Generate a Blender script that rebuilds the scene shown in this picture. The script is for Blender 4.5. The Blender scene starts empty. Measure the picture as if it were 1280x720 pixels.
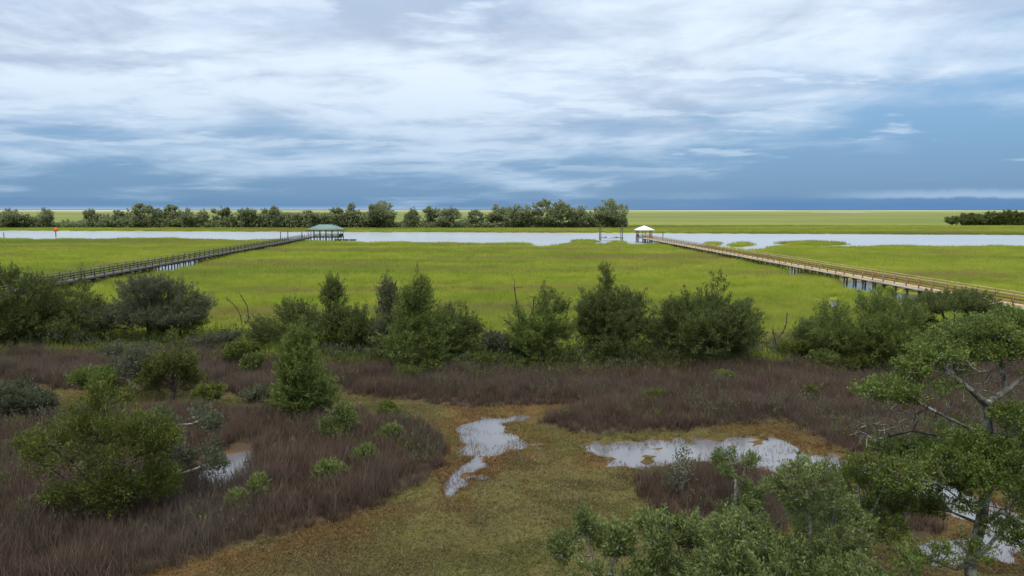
import bpy, math, random
import numpy as np
from mathutils import Vector

PI = math.pi
C = bpy.context.scene.collection
scene = bpy.context.scene

# ------------------------------------------------------------------ camera
F = 900.0                      # focal length in photo pixels (1280 wide)
H = 11.0                       # drone height
TH = math.atan(98.0 / F)       # pitch down: horizon at y = 262 of 720
cam_d = bpy.data.cameras.new('camera')
cam_d.sensor_width = 36.0
cam_d.lens = 36.0 * F / 1280.0
cam_d.clip_start = 0.3
cam_d.clip_end = 200000.0
cam = bpy.data.objects.new('camera', cam_d)
cam.location = (0, 0, H)
cam.rotation_euler = (PI / 2 - TH, 0, 0)
C.objects.link(cam)
scene.camera = cam

# ------------------------------------------------------------------ world (Nishita sky behind a layered cloud deck)
SUN_EL, SUN_AZ = math.radians(58), math.radians(200)     # azimuth clockwise from +Y
world = bpy.data.worlds.new('World')
scene.world = world
world.use_nodes = True
wt = world.node_tree
wt.nodes.clear()


class NT:
    """tiny helper to write node trees as expressions"""
    def __init__(self, tree): self.t = tree
    def n(self, kind, **props):
        nd = self.t.nodes.new(kind)
        for k, v in props.items(): setattr(nd, k, v)
        return nd
    def link(self, a, b): self.t.links.new(a, b)
    def put(self, sock, v):
        if hasattr(v, 'links'): self.t.links.new(v, sock)
        else:
            if sock.type == 'RGBA' and len(v) == 3: v = (*v, 1)
            sock.default_value = v
    def m(self, op, a, b=0.0, c=0.0, clamp=False):
        nd = self.n('ShaderNodeMath', operation=op, use_clamp=clamp)
        self.put(nd.inputs[0], a); self.put(nd.inputs[1], b); self.put(nd.inputs[2], c)
        return nd.outputs[0]
    def step(self, v, lo, hi):
        nd = self.n('ShaderNodeMapRange', interpolation_type='SMOOTHSTEP')
        nd.clamp = True
        self.put(nd.inputs['Value'], v)
        self.put(nd.inputs['From Min'], lo); self.put(nd.inputs['From Max'], hi)
        return nd.outputs[0]
    def mix(self, f, a, b, blend='MIX'):
        nd = self.n('ShaderNodeMix', data_type='RGBA', blend_type=blend)
        self.put(nd.inputs['Factor'], f)
        self.put(nd.inputs[6], a); self.put(nd.inputs[7], b)
        return nd.outputs[2]
    def comb(self, x, y, z):
        nd = self.n('ShaderNodeCombineXYZ')
        self.put(nd.inputs[0], x); self.put(nd.inputs[1], y); self.put(nd.inputs[2], z)
        return nd.outputs[0]
    def noise(self, vec, scale, detail=4.0, rough=0.55, dist=0.0, color=False):
        nd = self.n('ShaderNodeTexNoise')
        if vec is not None: self.put(nd.inputs['Vector'], vec)
        nd.inputs['Scale'].default_value = scale
        nd.inputs['Detail'].default_value = detail
        nd.inputs['Roughness'].default_value = rough
        nd.inputs['Distortion'].default_value = dist
        return nd.outputs[1 if color else 0]


W = NT(wt)
SKY = 0.1
out = W.n('ShaderNodeOutputWorld')
bg = W.n('ShaderNodeBackground')
bg.inputs['Strength'].default_value = SKY
W.link(bg.outputs[0], out.inputs[0])
nish = W.n('ShaderNodeTexSky', sky_type='NISHITA')
nish.sun_disc = False
nish.sun_elevation = SUN_EL
nish.sun_rotation = SUN_AZ
nish.altitude = 10
nish.air_density = 1.0
nish.dust_density = 1.0
nish.ozone_density = 1.5
gen = W.n('ShaderNodeTexCoord').outputs['Generated']
sep = W.n('ShaderNodeSeparateXYZ'); W.link(gen, sep.inputs[0])
dx, dy, dz = sep.outputs
zc = W.m('MAXIMUM', dz, 0.0)
inv = W.m('DIVIDE', 1.0, W.m('ADD', zc, 0.105))
u = W.m('MULTIPLY', dx, inv); v = W.m('MULTIPLY', dy, inv)
shear = W.m('ADD', v, W.m('MULTIPLY', u, 0.12))
P1 = W.comb(W.m('MULTIPLY', u, 1.0), shear, 3.7)
P2 = W.comb(W.m('MULTIPLY', u, 0.30), shear, 11.3)
big = W.noise(P1, 0.60, 3, 0.5, 0.3)
mid = W.noise(P1, 1.25, 9, 0.60, 0.3)
streak = W.noise(P2, 1.7, 6, 0.52, 0.2)
az = W.m('DIVIDE', dx, W.m('ADD', W.m('ABSOLUTE', dy), 0.35))
side = W.m('MULTIPLY', W.step(W.m('ADD', dx, W.m('MULTIPLY', W.m('SUBTRACT', big, 0.5), 0.5)), 0.10, 0.46), W.step(zc, 0.30, 0.10))
f0 = W.m('ADD', W.m('MULTIPLY', big, 0.55), W.m('ADD', W.m('MULTIPLY', mid, 0.62), W.m('MULTIPLY', streak, 0.16)))
cov = W.m('ADD', f0, W.m('SUBTRACT', W.m('MULTIPLY', W.step(zc, -0.02, 0.16), 0.32), W.m('ADD', W.m('MULTIPLY', W.m('MULTIPLY', W.step(dx, -0.05, -0.5), W.step(zc, 0.17, 0.08)), 0.13), W.m('MULTIPLY', side, 0.30))))
cover = W.step(cov, 0.60, 0.93)
K = 1.0 / SKY
def kc(r, g, b): return (r * K, g * K, b * K)
gap = W.mix(W.step(zc, 0.01, 0.16), kc(0.096, 0.215, 0.380), kc(0.185, 0.345, 0.550))
gap = W.mix(0.12, gap, nish.outputs[0])
shade = W.step(W.m('ADD', W.m('MULTIPLY', W.noise(P1, 1.2, 8, 0.56, 0.3), .78), W.m('MULTIPLY', streak, .22)), 0.38, 0.60)
cl_dark = W.mix(W.step(zc, 0.02, 0.2), kc(0.18, 0.30, 0.46), kc(0.36, 0.44, 0.57))
cl_lit = W.mix(W.step(zc, 0.02, 0.2), kc(0.35, 0.47, 0.61), kc(0.60, 0.69, 0.79))
cloud = W.mix(shade, cl_dark, cl_lit)
skyc = W.mix(cover, gap, cloud)
# crisp-topped cumulus in front of the stratus: lit where it is denser than just above
PB = W.comb(W.m('MULTIPLY', u, 0.75), v, 21.0)
PB2 = W.comb(W.m('MULTIPLY', u, 0.75), W.m('SUBTRACT', v, W.m('MULTIPLY', 0.030, v)), 21.0)
nb1 = W.noise(PB, 1.7, 9, 0.55, 0.1); nb2 = W.noise(PB2, 1.7, 9, 0.55, 0.1)
lit = W.step(W.m('SUBTRACT', nb1, nb2), -0.05, 0.07)
cumf = W.m('ADD', nb1, W.m('SUBTRACT', W.m('MULTIPLY', W.m('SUBTRACT', big, 0.5), 0.40), W.m('MULTIPLY', side, 0.12)))
cum = W.m('MULTIPLY', W.step(cumf, 0.49, 0.58), W.step(zc, 0.030, 0.075))
cum_c = W.mix(lit, W.mix(W.step(zc, 0.03, 0.2), kc(0.25, 0.37, 0.54), kc(0.43, 0.53, 0.68)), W.mix(W.step(zc, 0.03, 0.2), kc(0.39, 0.50, 0.62), kc(0.60, 0.69, 0.79)))
skyc = W.mix(W.m('MULTIPLY', cum, 0.62), skyc, cum_c)
# dark rain bank standing on the horizon with a bright cumulus line on top of it
edge = W.m('ADD', W.m('MULTIPLY', W.noise(W.comb(W.m('MULTIPLY', az, 26.0), 2.0, 1.0), 1.0, 4, 0.6), 0.010), 0.010)
bank = W.step(W.m('SUBTRACT', edge, zc), -0.008, 0.010)
skyc = W.mix(W.m('MULTIPLY', bank, W.m('ADD', 0.25, W.m('MULTIPLY', side, 0.40))), skyc, kc(0.072, 0.180, 0.370))
line = W.m('MULTIPLY', W.step(W.m('SUBTRACT', zc, edge), -0.003, 0.001), W.step(W.m('SUBTRACT', zc, edge), 0.012, 0.001))
line = W.m('MULTIPLY', line, W.step(W.noise(W.comb(W.m('MULTIPLY', az, 3.0), 7.0, 1.0), 1.0, 2), 0.40, 0.62))
skyc = W.mix(W.m('MULTIPLY', line, W.m('ADD', 0.08, W.m('MULTIPLY', side, 0.30))), skyc, kc(0.50, 0.64, 0.80))
# pale rim right at the sea horizon
rim = W.m('MULTIPLY', W.step(zc, 0.006, 0.0), W.step(dx, 0.15, -0.25))
skyc = W.mix(W.m('MULTIPLY', rim, 0.6), skyc, kc(0.33, 0.44, 0.58))
# an overcast sky brightens towards the zenith
skyc = W.mix(W.m('MULTIPLY', W.step(zc, 0.26, 0.85), 0.8), skyc, kc(0.66, 0.68, 0.70))
zen = W.m('ADD', 1.0, W.m('MULTIPLY', W.step(zc, 0.2, 0.9), 1.5))
vm = W.n('ShaderNodeVectorMath', operation='SCALE')
W.link(skyc, vm.inputs[0]); W.link(zen, vm.inputs['Scale'])
W.link(vm.outputs[0], bg.inputs['Color'])

# ------------------------------------------------------------------ sun (behind thin cloud)
sd = bpy.data.lights.new('sun', 'SUN')
sd.energy = 1.5
sd.angle = math.radians(12)
sd.color = (1.0, 0.94, 0.84)
so = bpy.data.objects.new('sun', sd)
sdir = Vector((math.sin(SUN_AZ) * math.cos(SUN_EL), math.cos(SUN_AZ) * math.cos(SUN_EL), math.sin(SUN_EL)))
so.rotation_euler = sdir.to_track_quat('Z', 'Y').to_euler()
so.location = (0, -20, 60)
C.objects.link(so)

scene.view_settings.view_transform = 'Standard'
scene.view_settings.look = 'None'
scene.view_settings.exposure = 0.42
scene.view_settings.gamma = 1.0
scene.view_settings.use_curve_mapping = False
scene.cycles.max_bounces = 6
scene.cycles.transparent_max_bounces = 6

# ------------------------------------------------------------------ helpers
def ray(px, py):
    cx = (px - 640.0) / F; cy = (360.0 - py) / F
    return cx, math.cos(TH) + cy * math.sin(TH), -math.sin(TH) + cy * math.cos(TH)

def at(px, py, z=0.0):
    """world point on the level z seen at a photo pixel"""
    x, y, d = ray(px, py)
    t = (z - H) / d
    return np.array((x * t, y * t, z))

def at_depth(px, py, Y):
    x, y, d = ray(px, py)
    t = Y / y
    return np.array((x * t, Y, H + d * t))

def hz(px, top, Y):
    return float(at_depth(px, top, Y)[2])

def make_mesh(name, V, polys, mats, col=None, smooth=False, midx=None, attrs=None):
    """polys: list of int arrays (n,k)"""
    me = bpy.data.meshes.new(name)
    V = np.asarray(V, np.float32)
    me.vertices.add(len(V)); me.vertices.foreach_set('co', V.ravel())
    loops = np.concatenate([p.ravel() for p in polys]).astype(np.int32)
    tot = np.concatenate([np.full(len(p), p.shape[1], np.int32) for p in polys])
    start = np.concatenate([[0], np.cumsum(tot)[:-1]]).astype(np.int32)
    me.loops.add(len(loops)); me.loops.foreach_set('vertex_index', loops)
    me.polygons.add(len(tot))
    me.polygons.foreach_set('loop_start', start)
    if smooth: me.polygons.foreach_set('use_smooth', np.ones(len(tot), bool))
    for m in (mats if isinstance(mats, (list, tuple)) else [mats]): me.materials.append(m)
    if midx is not None: me.polygons.foreach_set('material_index', midx.astype(np.int32))
    if col is not None:
        a = me.color_attributes.new('col', 'FLOAT_COLOR', 'POINT')
        c4 = np.ones((len(V), 4), np.float32); c4[:, :col.shape[1]] = col
        a.data.foreach_set('color', c4.ravel())
    me.update(calc_edges=True)
    return me

def obj(name, me, parent=None, loc=None):
    o = bpy.data.objects.new(name, me)
    C.objects.link(o)
    if parent is not None: o.parent = parent
    if loc is not None: o.location = loc
    return o

def thing(name, label, cat, loc=(0, 0, 0), rz=0.0, group=None):
    o = obj(name, None, None, tuple(float(a) for a in loc))
    o.rotation_euler = (0, 0, rz)
    o.empty_display_size = 0.5
    return tag(o, label, cat, group)

def tag(o, label, cat, group=None):
    o['label'] = label; o['category'] = cat
    if group: o['group'] = group
    return o

def struct(name, me):
    o = obj(name, me); o['kind'] = 'structure'; return o

class MB:
    """boxes, bars, tubes gathered into one mesh"""
    def __init__(s): s.V = []; s.Q = []; s.T = []; s.n = 0
    def add(s, V, Q=(), T=()):
        s.V.append(np.asarray(V, float))
        if len(Q): s.Q.append(np.asarray(Q, int) + s.n)
        if len(T): s.T.append(np.asarray(T, int) + s.n)
        s.n += len(V); return s
    def box(s, cx, cy, cz, sx, sy, sz):
        x, y, z = sx / 2, sy / 2, sz / 2
        V = [(cx + a * x, cy + b * y, cz + c * z) for a in (-1, 1) for b in (-1, 1) for c in (-1, 1)]
        return s.add(V, [(0, 1, 3, 2), (4, 6, 7, 5), (0, 4, 5, 1), (2, 3, 7, 6), (0, 2, 6, 4), (1, 5, 7, 3)])
    def bar(s, p, q, w, h=None):
        h = h or w
        p = np.array(p, float); q = np.array(q, float)
        d = q - p; d /= np.linalg.norm(d)
        a = np.cross(d, (0, 0, 1.0))
        if np.linalg.norm(a) < 1e-4: a = np.array((1.0, 0, 0))
        a /= np.linalg.norm(a); b = np.cross(a, d)
        V = [c + i * a * w / 2 + j * b * h / 2 for c in (p, q) for i, j in ((-1, -1), (1, -1), (1, 1), (-1, 1))]
        return s.add(V, [(3, 2, 1, 0), (4, 5, 6, 7)] + [(k, (k + 1) % 4, (k + 1) % 4 + 4, k + 4) for k in range(4)])
    def tube(s, p, q, r0, r1=None, n=8):
        r1 = r0 if r1 is None else r1
        p = np.array(p, float); q = np.array(q, float)
        d = q - p; d /= np.linalg.norm(d)
        a = np.cross(d, (0, 0, 1.0) if abs(d[2]) < .9 else (1.0, 0, 0)); a /= np.linalg.norm(a); b = np.cross(d, a)
        V = [c + r * (math.cos(2 * PI * k / n) * a + math.sin(2 * PI * k / n) * b) for c, r in ((p, r0), (q, r1)) for k in range(n)]
        V += [p, q]
        Q = [(k, (k + 1) % n, (k + 1) % n + n, k + n) for k in range(n)]
        T = [((k + 1) % n, k, 2 * n) for k in range(n)] + [(k + n, (k + 1) % n + n, 2 * n + 1) for k in range(n)]
        return s.add(V, Q, T)
    def mesh(s, name, mat):
        polys = []
        if s.Q: polys.append(np.concatenate(s.Q))
        if s.T: polys.append(np.concatenate(s.T))
        return make_mesh(name, np.concatenate(s.V), polys, mat)
    def build(s, name, mat, parent=None, loc=None): return obj(name, s.mesh(name, mat), parent, loc)

# numpy noise
_rs = np.random.RandomState(5)
_perm = _rs.rand(256, 256).astype(np.float32)
def vnoise(x, y):
    xi = np.floor(x).astype(int); yi = np.floor(y).astype(int)
    fx = x - xi; fy = y - yi
    fx = fx * fx * (3 - 2 * fx); fy = fy * fy * (3 - 2 * fy)
    g = lambda a, b: _perm[a & 255, b & 255]
    return (g(xi, yi) * (1 - fx) + g(xi + 1, yi) * fx) * (1 - fy) + (g(xi, yi + 1) * (1 - fx) + g(xi + 1, yi + 1) * fx) * fy
def fbm(x, y, o=4):
    s = 0; a = 0.5; t = 0
    for k in range(o):
        s = s + a * vnoise(x + 17.3 * k, y - 9.1 * k); t += a
        x = x * 2.03; y = y * 2.03; a *= 0.5
    return s / t
def sstep(x, a, b):
    t = np.clip((x - a) / (b - a), 0, 1); return t * t * (3 - 2 * t)

def sdist(poly, X, Y):
    """signed distance to a polygon, positive inside"""
    P = np.asarray(poly, float)[:, :2]; n = len(P)
    d2 = np.full(X.shape, 1e18); ins = np.zeros(X.shape, bool)
    for i in range(n):
        a = P[i]; b = P[(i + 1) % n]; e = b - a
        wx = X - a[0]; wy = Y - a[1]
        t = np.clip((wx * e[0] + wy * e[1]) / (e @ e + 1e-12), 0, 1)
        d2 = np.minimum(d2, (wx - t * e[0]) ** 2 + (wy - t * e[1]) ** 2)
        if abs(b[1] - a[1]) > 1e-9:
            c = ((a[1] > Y) != (b[1] > Y)) & (X < (b[0] - a[0]) * (Y - a[1]) / (b[1] - a[1]) + a[0])
            ins ^= c
    d = np.sqrt(d2); return np.where(ins, d, -d)

# ------------------------------------------------------------------ zones of the marsh, outlined where they lie on the ground
def poly(pts, z=0.1):
    return [at(p[0], p[1], p[2] if len(p) > 2 else z) for p in pts]

RUSH = [
    poly([(-250, 428, .6), (0, 432, .6), (90, 434, .6), (250, 434, .6), (330, 438, .6), (420, 450, .6), (600, 452, .6), (680, 456, .6), (800, 450, .6),
          (960, 450, .6), (1010, 448, .6), (1100, 452, .6), (1280, 440, .6), (1550, 440, .6), (1550, 600), (1280, 588), (1180, 588), (1120, 580),
          (1075, 568), (1035, 558), (1012, 545), (1000, 532), (985, 526), (960, 529), (900, 538), (820, 542), (740, 544), (690, 540), (658, 530),
          (660, 521, .7), (700, 505, .7), (728, 496, .7), (690, 504), (640, 511), (570, 511), (500, 504), (440, 495), (415, 492), (380, 492), (300, 496), (250, 490),
          (190, 484), (110, 490), (0, 484), (-250, 482)]),
    poly([(-250, 508, .8), (0, 505, .8), (110, 503, .8), (240, 497, .8), (340, 500, .8), (420, 500, .8), (470, 507, .8), (510, 513, .8), (540, 526, .8), (553, 546, .5),
          (550, 578), (525, 608), (480, 638), (420, 660), (340, 678), (260, 698), (210, 716), (170, 736), (150, 766), (-250, 800)]),
    poly([(780, 608), (786, 588, .5), (800, 577, .9), (830, 567, .9), (880, 563, .9), (930, 566, .9), (975, 580, .9), (1010, 592, .9), (1020, 618), (1000, 660), (960, 682), (900, 682), (850, 660), (805, 640)]),
    poly([(1085, 645), (1110, 622, .5), (1140, 618, .8), (1190, 625, .5), (1202, 652), (1170, 672), (1120, 676)]),
]
POOLS = [
    poly([(584, 530), (600, 522), (625, 520), (650, 515), (656, 519), (634, 526), (630, 536), (640, 545), (656, 554), (640, 559), (617, 565), (602, 580), (592, 600), (566, 613),
          (552, 608), (575, 590), (584, 575), (588, 560), (580, 545)]),
    poly([(728, 558), (760, 550), (830, 548), (880, 550), (930, 545), (960, 543), (975, 553), (1000, 563), (1050, 570), (1110, 580), (1120, 592), (1000, 582), (960, 580),
          (940, 577), (880, 577), (820, 576), (780, 577), (750, 570)]),
    poly([(1125, 598), (1180, 600), (1215, 618), (1245, 636), (1290, 646), (1340, 680), (1250, 668), (1200, 645), (1150, 618)]),
    poly([(1160, 682), (1205, 668), (1250, 672), (1265, 692), (1210, 698), (1172, 698)]),
    poly([(246, 584), (266, 566), (300, 560), (318, 566), (318, 584), (298, 598), (262, 606)]),
    poly([(80, 588), (130, 576), (150, 588), (110, 600)]),
]
DOCKPOOLS = [
    poly([(178, 336), (205, 328), (240, 324), (262, 323), (256, 331), (232, 339), (198, 345)], 0),
    poly([(1040, 350), (1092, 350), (1104, 366), (1080, 370), (1050, 362)], 0),
    poly([(1110, 364), (1150, 368), (1175, 386), (1150, 394), (1122, 384)], 0),
    poly([(975, 334), (1003, 335), (1003, 348), (984, 346)], 0),
    poly([(1036, 374), (1050, 374), (1050, 392), (1036, 392)], 0),
    poly([(1190, 400), (1225, 398), (1235, 420), (1200, 424)], 0),
]
ALLPOOLS = POOLS + DOCKPOOLS
near_px = [(-900, 297), (-300, 297), (0, 297), (60, 298), (150, 297), (178, 296), (240, 297.5), (289, 300), (300, 298.5), (340, 298), (390, 300), (437, 301), (460, 302), (500, 301.5), (545, 303),
           (575, 301.5), (605, 303), (640, 301.5), (660, 303), (668, 306), (692, 306), (712, 303), (750, 304), (800, 303.5), (840, 304), (880, 306), (912, 309), (935, 311), (955, 309), (972, 306),
           (1040, 307), (1120, 305), (1195, 305.5), (1200, 307), (1212, 306), (1280, 306), (1700, 306), (2200, 306)]
far_px = [(-900, 286.2), (0, 287), (400, 288.6), (640, 289.4), (800, 290), (1000, 290.8), (1280, 292), (1700, 293), (2200, 294)]
NB = np.array([at(x, y, 0.9) for x, y in near_px]); FB = np.array([at(x, y, 0.6) for x, y in far_px])
ISLES = [poly([(882, 303.5), (890, 302.6), (903, 303), (905, 305), (893, 306), (883, 305)], .5), poly([(910, 305), (925, 303.2), (941, 303), (943, 305), (928, 307.2), (912, 307)], .5),
         poly([(714, 301), (730, 300), (747, 300.5), (745, 303), (716, 303)], .5), poly([(762, 301.5), (780, 301), (782, 304), (763, 304)], .5),
         poly([(972, 302.5), (1000, 301.5), (1030, 301.6), (1060, 304), (1030, 306), (985, 306)], .5)]
GREEN_PX = [(-900, 430), (-250, 430), (0, 432), (90, 434), (250, 436), (330, 440), (420, 452), (600, 455), (680, 458), (800, 452), (960, 452), (1010, 450), (1100, 452), (1280, 440), (1600, 440), (2200, 440)]
GB = np.array([at(x, y, 0.6) for x, y in GREEN_PX])
GB = GB[np.argsort(GB[:, 0])]; NB = NB[np.argsort(NB[:, 0])]; FB = FB[np.argsort(FB[:, 0])]

def fields(X, Y):
    wx = X + (fbm(X * .45, Y * .45 + 7, 4) - .5) * 1.6
    wy = Y + (fbm(X * .45 + 31, Y * .45, 4) - .5) * 1.6
    rush = np.full(X.shape, -1e3)
    for p in RUSH: rush = np.maximum(rush, sdist(p, wx, wy))
    pool = np.full(X.shape, -1e3)
    px_ = X + (fbm(X * 1.3, Y * 1.3, 4) - .5) * 1.7; py_ = Y + (fbm(X * 1.3 + 50, Y * 1.3, 4) - .5) * 2.2
    for p in ALLPOOLS: pool = np.maximum(pool, sdist(p, px_, py_))
    gb = np.interp(X, GB[:, 0], GB[:, 1]) + (fbm(X * .15, X * 0 + 3, 3) - .5) * 5
    green = Y - gb                                       # metres past the tree line
    big = np.clip(Y / 250.0, 0.05, 1)
    nb = np.interp(X, NB[:, 0], NB[:, 1]) + (fbm(X * .08, X * 0, 4) - .5) * 14 * big
    fb = np.interp(X, FB[:, 0], FB[:, 1]) + (fbm(X * .05, X * 0 + 9, 3) - .5) * 8
    river = np.minimum(Y - nb, fb - Y)                   # positive in the river
    for p in ISLES: river = np.minimum(river, -sdist(p, X, Y))
    return rush, pool, green, river

# ------------------------------------------------------------------ materials
def mat(name):
    m = bpy.data.materials.new(name); m.use_nodes = True
    t = m.node_tree; t.nodes.clear()
    N = NT(t)
    o = N.n('ShaderNodeOutputMaterial'); b = N.n('ShaderNodeBsdfPrincipled')
    N.link(b.outputs[0], o.inputs[0])
    b.inputs['Specular IOR Level'].default_value = 0.25
    return m, N, b, o

def leaf_mat(name, dark, light, trans=0.25, rough=0.6, spec=0.25, nscale=0.9):
    m, N, b, o = mat(name)
    a = N.n('ShaderNodeVertexColor'); a.layer_name = 'col'
    s = N.n('ShaderNodeSeparateColor'); N.link(a.outputs[0], s.inputs[0])
    pos = N.n('ShaderNodeNewGeometry').outputs['Position']
    nz = N.step(N.noise(pos, nscale, 3), 0.35, 0.65)
    f = N.m('ADD', N.m('MULTIPLY', s.outputs[0], 0.65), N.m('MULTIPLY', nz, 0.35))
    c = N.mix(f, dark, light)
    c = N.mix(s.outputs[1], c, (0.10, 0.085, 0.045))      # a share of dry, brown-grey leaves
    N.put(b.inputs['Base Color'], c)
    b.inputs['Roughness'].default_value = rough
    b.inputs['Specular IOR Level'].default_value = spec * .4
    tr = N.n('ShaderNodeBsdfTranslucent'); N.put(tr.inputs[0], N.mix(0.5, c, light))
    mx = N.n('ShaderNodeMixShader'); mx.inputs[0].default_value = trans
    N.link(b.outputs[0], mx.inputs[1]); N.link(tr.outputs[0], mx.inputs[2]); N.link(mx.outputs[0], o.inputs[0])
    return m

def bark_mat(name, c1, c2, c3=None, scale=6.0):
    m, N, b, o = mat(name)
    pos = N.n('ShaderNodeNewGeometry').outputs['Position']
    n1 = N.noise(pos, scale, 6, .65)
    c = N.mix(N.step(n1, .35, .65), c1, c2)
    if c3: c = N.mix(N.step(N.noise(pos, scale * .6, 5, .7), .52, .62), c, c3)
    N.put(b.inputs['Base Color'], c)
    b.inputs['Roughness'].default_value = .9
    bp = N.n('ShaderNodeBump'); bp.inputs['Strength'].default_value = .6; bp.inputs['Distance'].default_value = .03
    N.link(n1, bp.inputs['Height']); N.link(bp.outputs[0], b.inputs['Normal'])
    return m

def wood_mat(name, c1, c2, rough=.8):
    m, N, b, o = mat(name)
    pos = N.n('ShaderNodeNewGeometry').outputs['Position']
    n1 = N.noise(pos, 1.7, 6, .7)
    isl = N.n('ShaderNodeNewGeometry').outputs['Random Per Island']
    f = N.m('ADD', N.m('MULTIPLY', n1, .6), N.m('MULTIPLY', isl, .4))
    N.put(b.inputs['Base Color'], N.mix(N.step(f, .25, .75), c1, c2))
    b.inputs['Roughness'].default_value = rough
    return m

def plain_mat(name, c, rough=.6, metal=0.0, var=.15):
    m, N, b, o = mat(name)
    pos = N.n('ShaderNodeNewGeometry').outputs['Position']
    n1 = N.noise(pos, 1.3, 5, .65)
    d = tuple(max(0, k * (1 - var)) for k in c); l = tuple(min(1, k * (1 + var)) for k in c)
    N.put(b.inputs['Base Color'], N.mix(n1, d, l))
    b.inputs['Roughness'].default_value = rough; b.inputs['Metallic'].default_value = metal
    return m

# ground ---------------------------------------------------------------
gm, N, b, o = mat('marsh_ground')
zone = N.n('ShaderNodeVertexColor'); zone.layer_name = 'col'
zs = N.n('ShaderNodeSeparateColor'); N.link(zone.outputs[0], zs.inputs[0])
pos = N.n('ShaderNodeNewGeometry').outputs['Position']
ps = N.n('ShaderNodeSeparateXYZ'); N.link(pos, ps.inputs[0])
stretch = N.comb(N.m('MULTIPLY', ps.outputs[0], .25), ps.outputs[1], 0.0)
def marsh_colour(N, pos, ps, k=1.0):
    st = N.comb(N.m('MULTIPLY', ps.outputs[0], .22), ps.outputs[1], 0.0)
    a = N.noise(st, .018, 4, .6, .6)
    d = N.noise(pos, .10, 4, .6)
    c = N.mix(N.step(d, .3, .7), (0.145 * k, 0.190 * k, 0.020 * k), (0.225 * k, 0.240 * k, 0.034 * k))
    c = N.mix(N.step(a, .50, .64), c, (0.110 * k, 0.130 * k, 0.028 * k))
    c = N.mix(N.m('MULTIPLY', N.step(N.noise(st, .05, 5, .65), .50, .62), .85), c, (0.165 * k, 0.135 * k, 0.050 * k))
    c = N.mix(N.m('MULTIPLY', N.step(N.noise(st, .009, 3, .6, 1.0), .52, .68), .55), c, (0.098 * k, 0.150 * k, 0.022 * k))
    c = N.mix(N.m('MULTIPLY', N.step(N.noise(pos, .55, 4, .65), .48, .70), .38), c, (0.085 * k, 0.088 * k, 0.020 * k))
    return c
green_c = marsh_colour(N, pos, ps)
# far marsh: bands that run with the horizon
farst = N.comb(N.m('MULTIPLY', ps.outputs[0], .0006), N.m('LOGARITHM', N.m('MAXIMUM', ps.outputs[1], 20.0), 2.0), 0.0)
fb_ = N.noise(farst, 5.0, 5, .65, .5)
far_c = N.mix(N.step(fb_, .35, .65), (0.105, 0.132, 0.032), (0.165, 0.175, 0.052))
far_c = N.mix(N.step(ps.outputs[1], 900, 6500), far_c, (0.250, 0.262, 0.115))  # paler with distance: haze put into the ground colour
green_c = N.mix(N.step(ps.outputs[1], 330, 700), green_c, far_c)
rush_c = N.mix(N.noise(pos, .8, 5, .65), (0.040, 0.029, 0.018), (0.095, 0.066, 0.042))
fl = N.noise(pos, .35, 6, .65, .5); fl2 = N.noise(pos, .12, 4, .6); fl3 = N.noise(pos, 2.6, 5, .7)
flat_c = N.mix(N.step(fl, .35, .65), (0.078, 0.064, 0.024), (0.094, 0.086, 0.026))
flat_c = N.mix(N.step(fl2, .48, .66), flat_c, (0.088, 0.058, 0.026))
flat_c = N.mix(N.m('MULTIPLY', N.step(fl3, .5, .72), .4), flat_c, (0.060, 0.054, 0.030))
flat_c = N.mix(N.m('MULTIPLY', zs.outputs[2], .8), flat_c, (0.105, 0.058, 0.022))
c = N.mix(zs.outputs[0], flat_c, green_c)
c = N.mix(zs.outputs[1], c, rush_c)
mud = N.mix(N.noise(pos, 3.0, 5), (0.060, 0.036, 0.018), (0.150, 0.075, 0.028))
wet = N.step(ps.outputs[2], .05, -.01)
c = N.mix(wet, c, mud)
N.put(b.inputs['Base Color'], c)
b.inputs['Roughness'].default_value = .95
b.inputs['Specular IOR Level'].default_value = .05
bp = N.n('ShaderNodeBump'); bp.inputs['Strength'].default_value = .5; bp.inputs['Distance'].default_value = .12
N.link(N.noise(pos, 4.0, 6, .7), bp.inputs['Height']); N.link(bp.outputs[0], b.inputs['Normal'])

def water_mat(name, base, rough, scale, dist, strength, st=.35):
    m, N, b, o = mat(name)
    pos = N.n('ShaderNodeNewGeometry').outputs['Position']
    ps = N.n('ShaderNodeSeparateXYZ'); N.link(pos, ps.inputs[0])
    sv = N.comb(N.m('MULTIPLY', ps.outputs[0], st), ps.outputs[1], 0.0)
    b.inputs['Roughness'].default_value = rough
    b.inputs['IOR'].default_value = 1.5
    b.inputs['Specular IOR Level'].default_value = .7
    N.put(b.inputs['Base Color'], N.mix(N.noise(sv, scale * .12, 4), base, tuple(k * 1.6 for k in base)))
    bp = N.n('ShaderNodeBump'); bp.inputs['Strength'].default_value = strength; bp.inputs['Distance'].default_value = dist
    N.link(N.noise(sv, scale, 5, .6), bp.inputs['Height']); N.link(bp.outputs[0], b.inputs['Normal'])
    return m
M_river = water_mat('river_water', (0.16, 0.18, 0.19), .30, .6, .6, 1.0)
M_pond = water_mat('pond_water', (0.090, 0.088, 0.092), .05, 2.5, .01, .35, 1.0)

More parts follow.
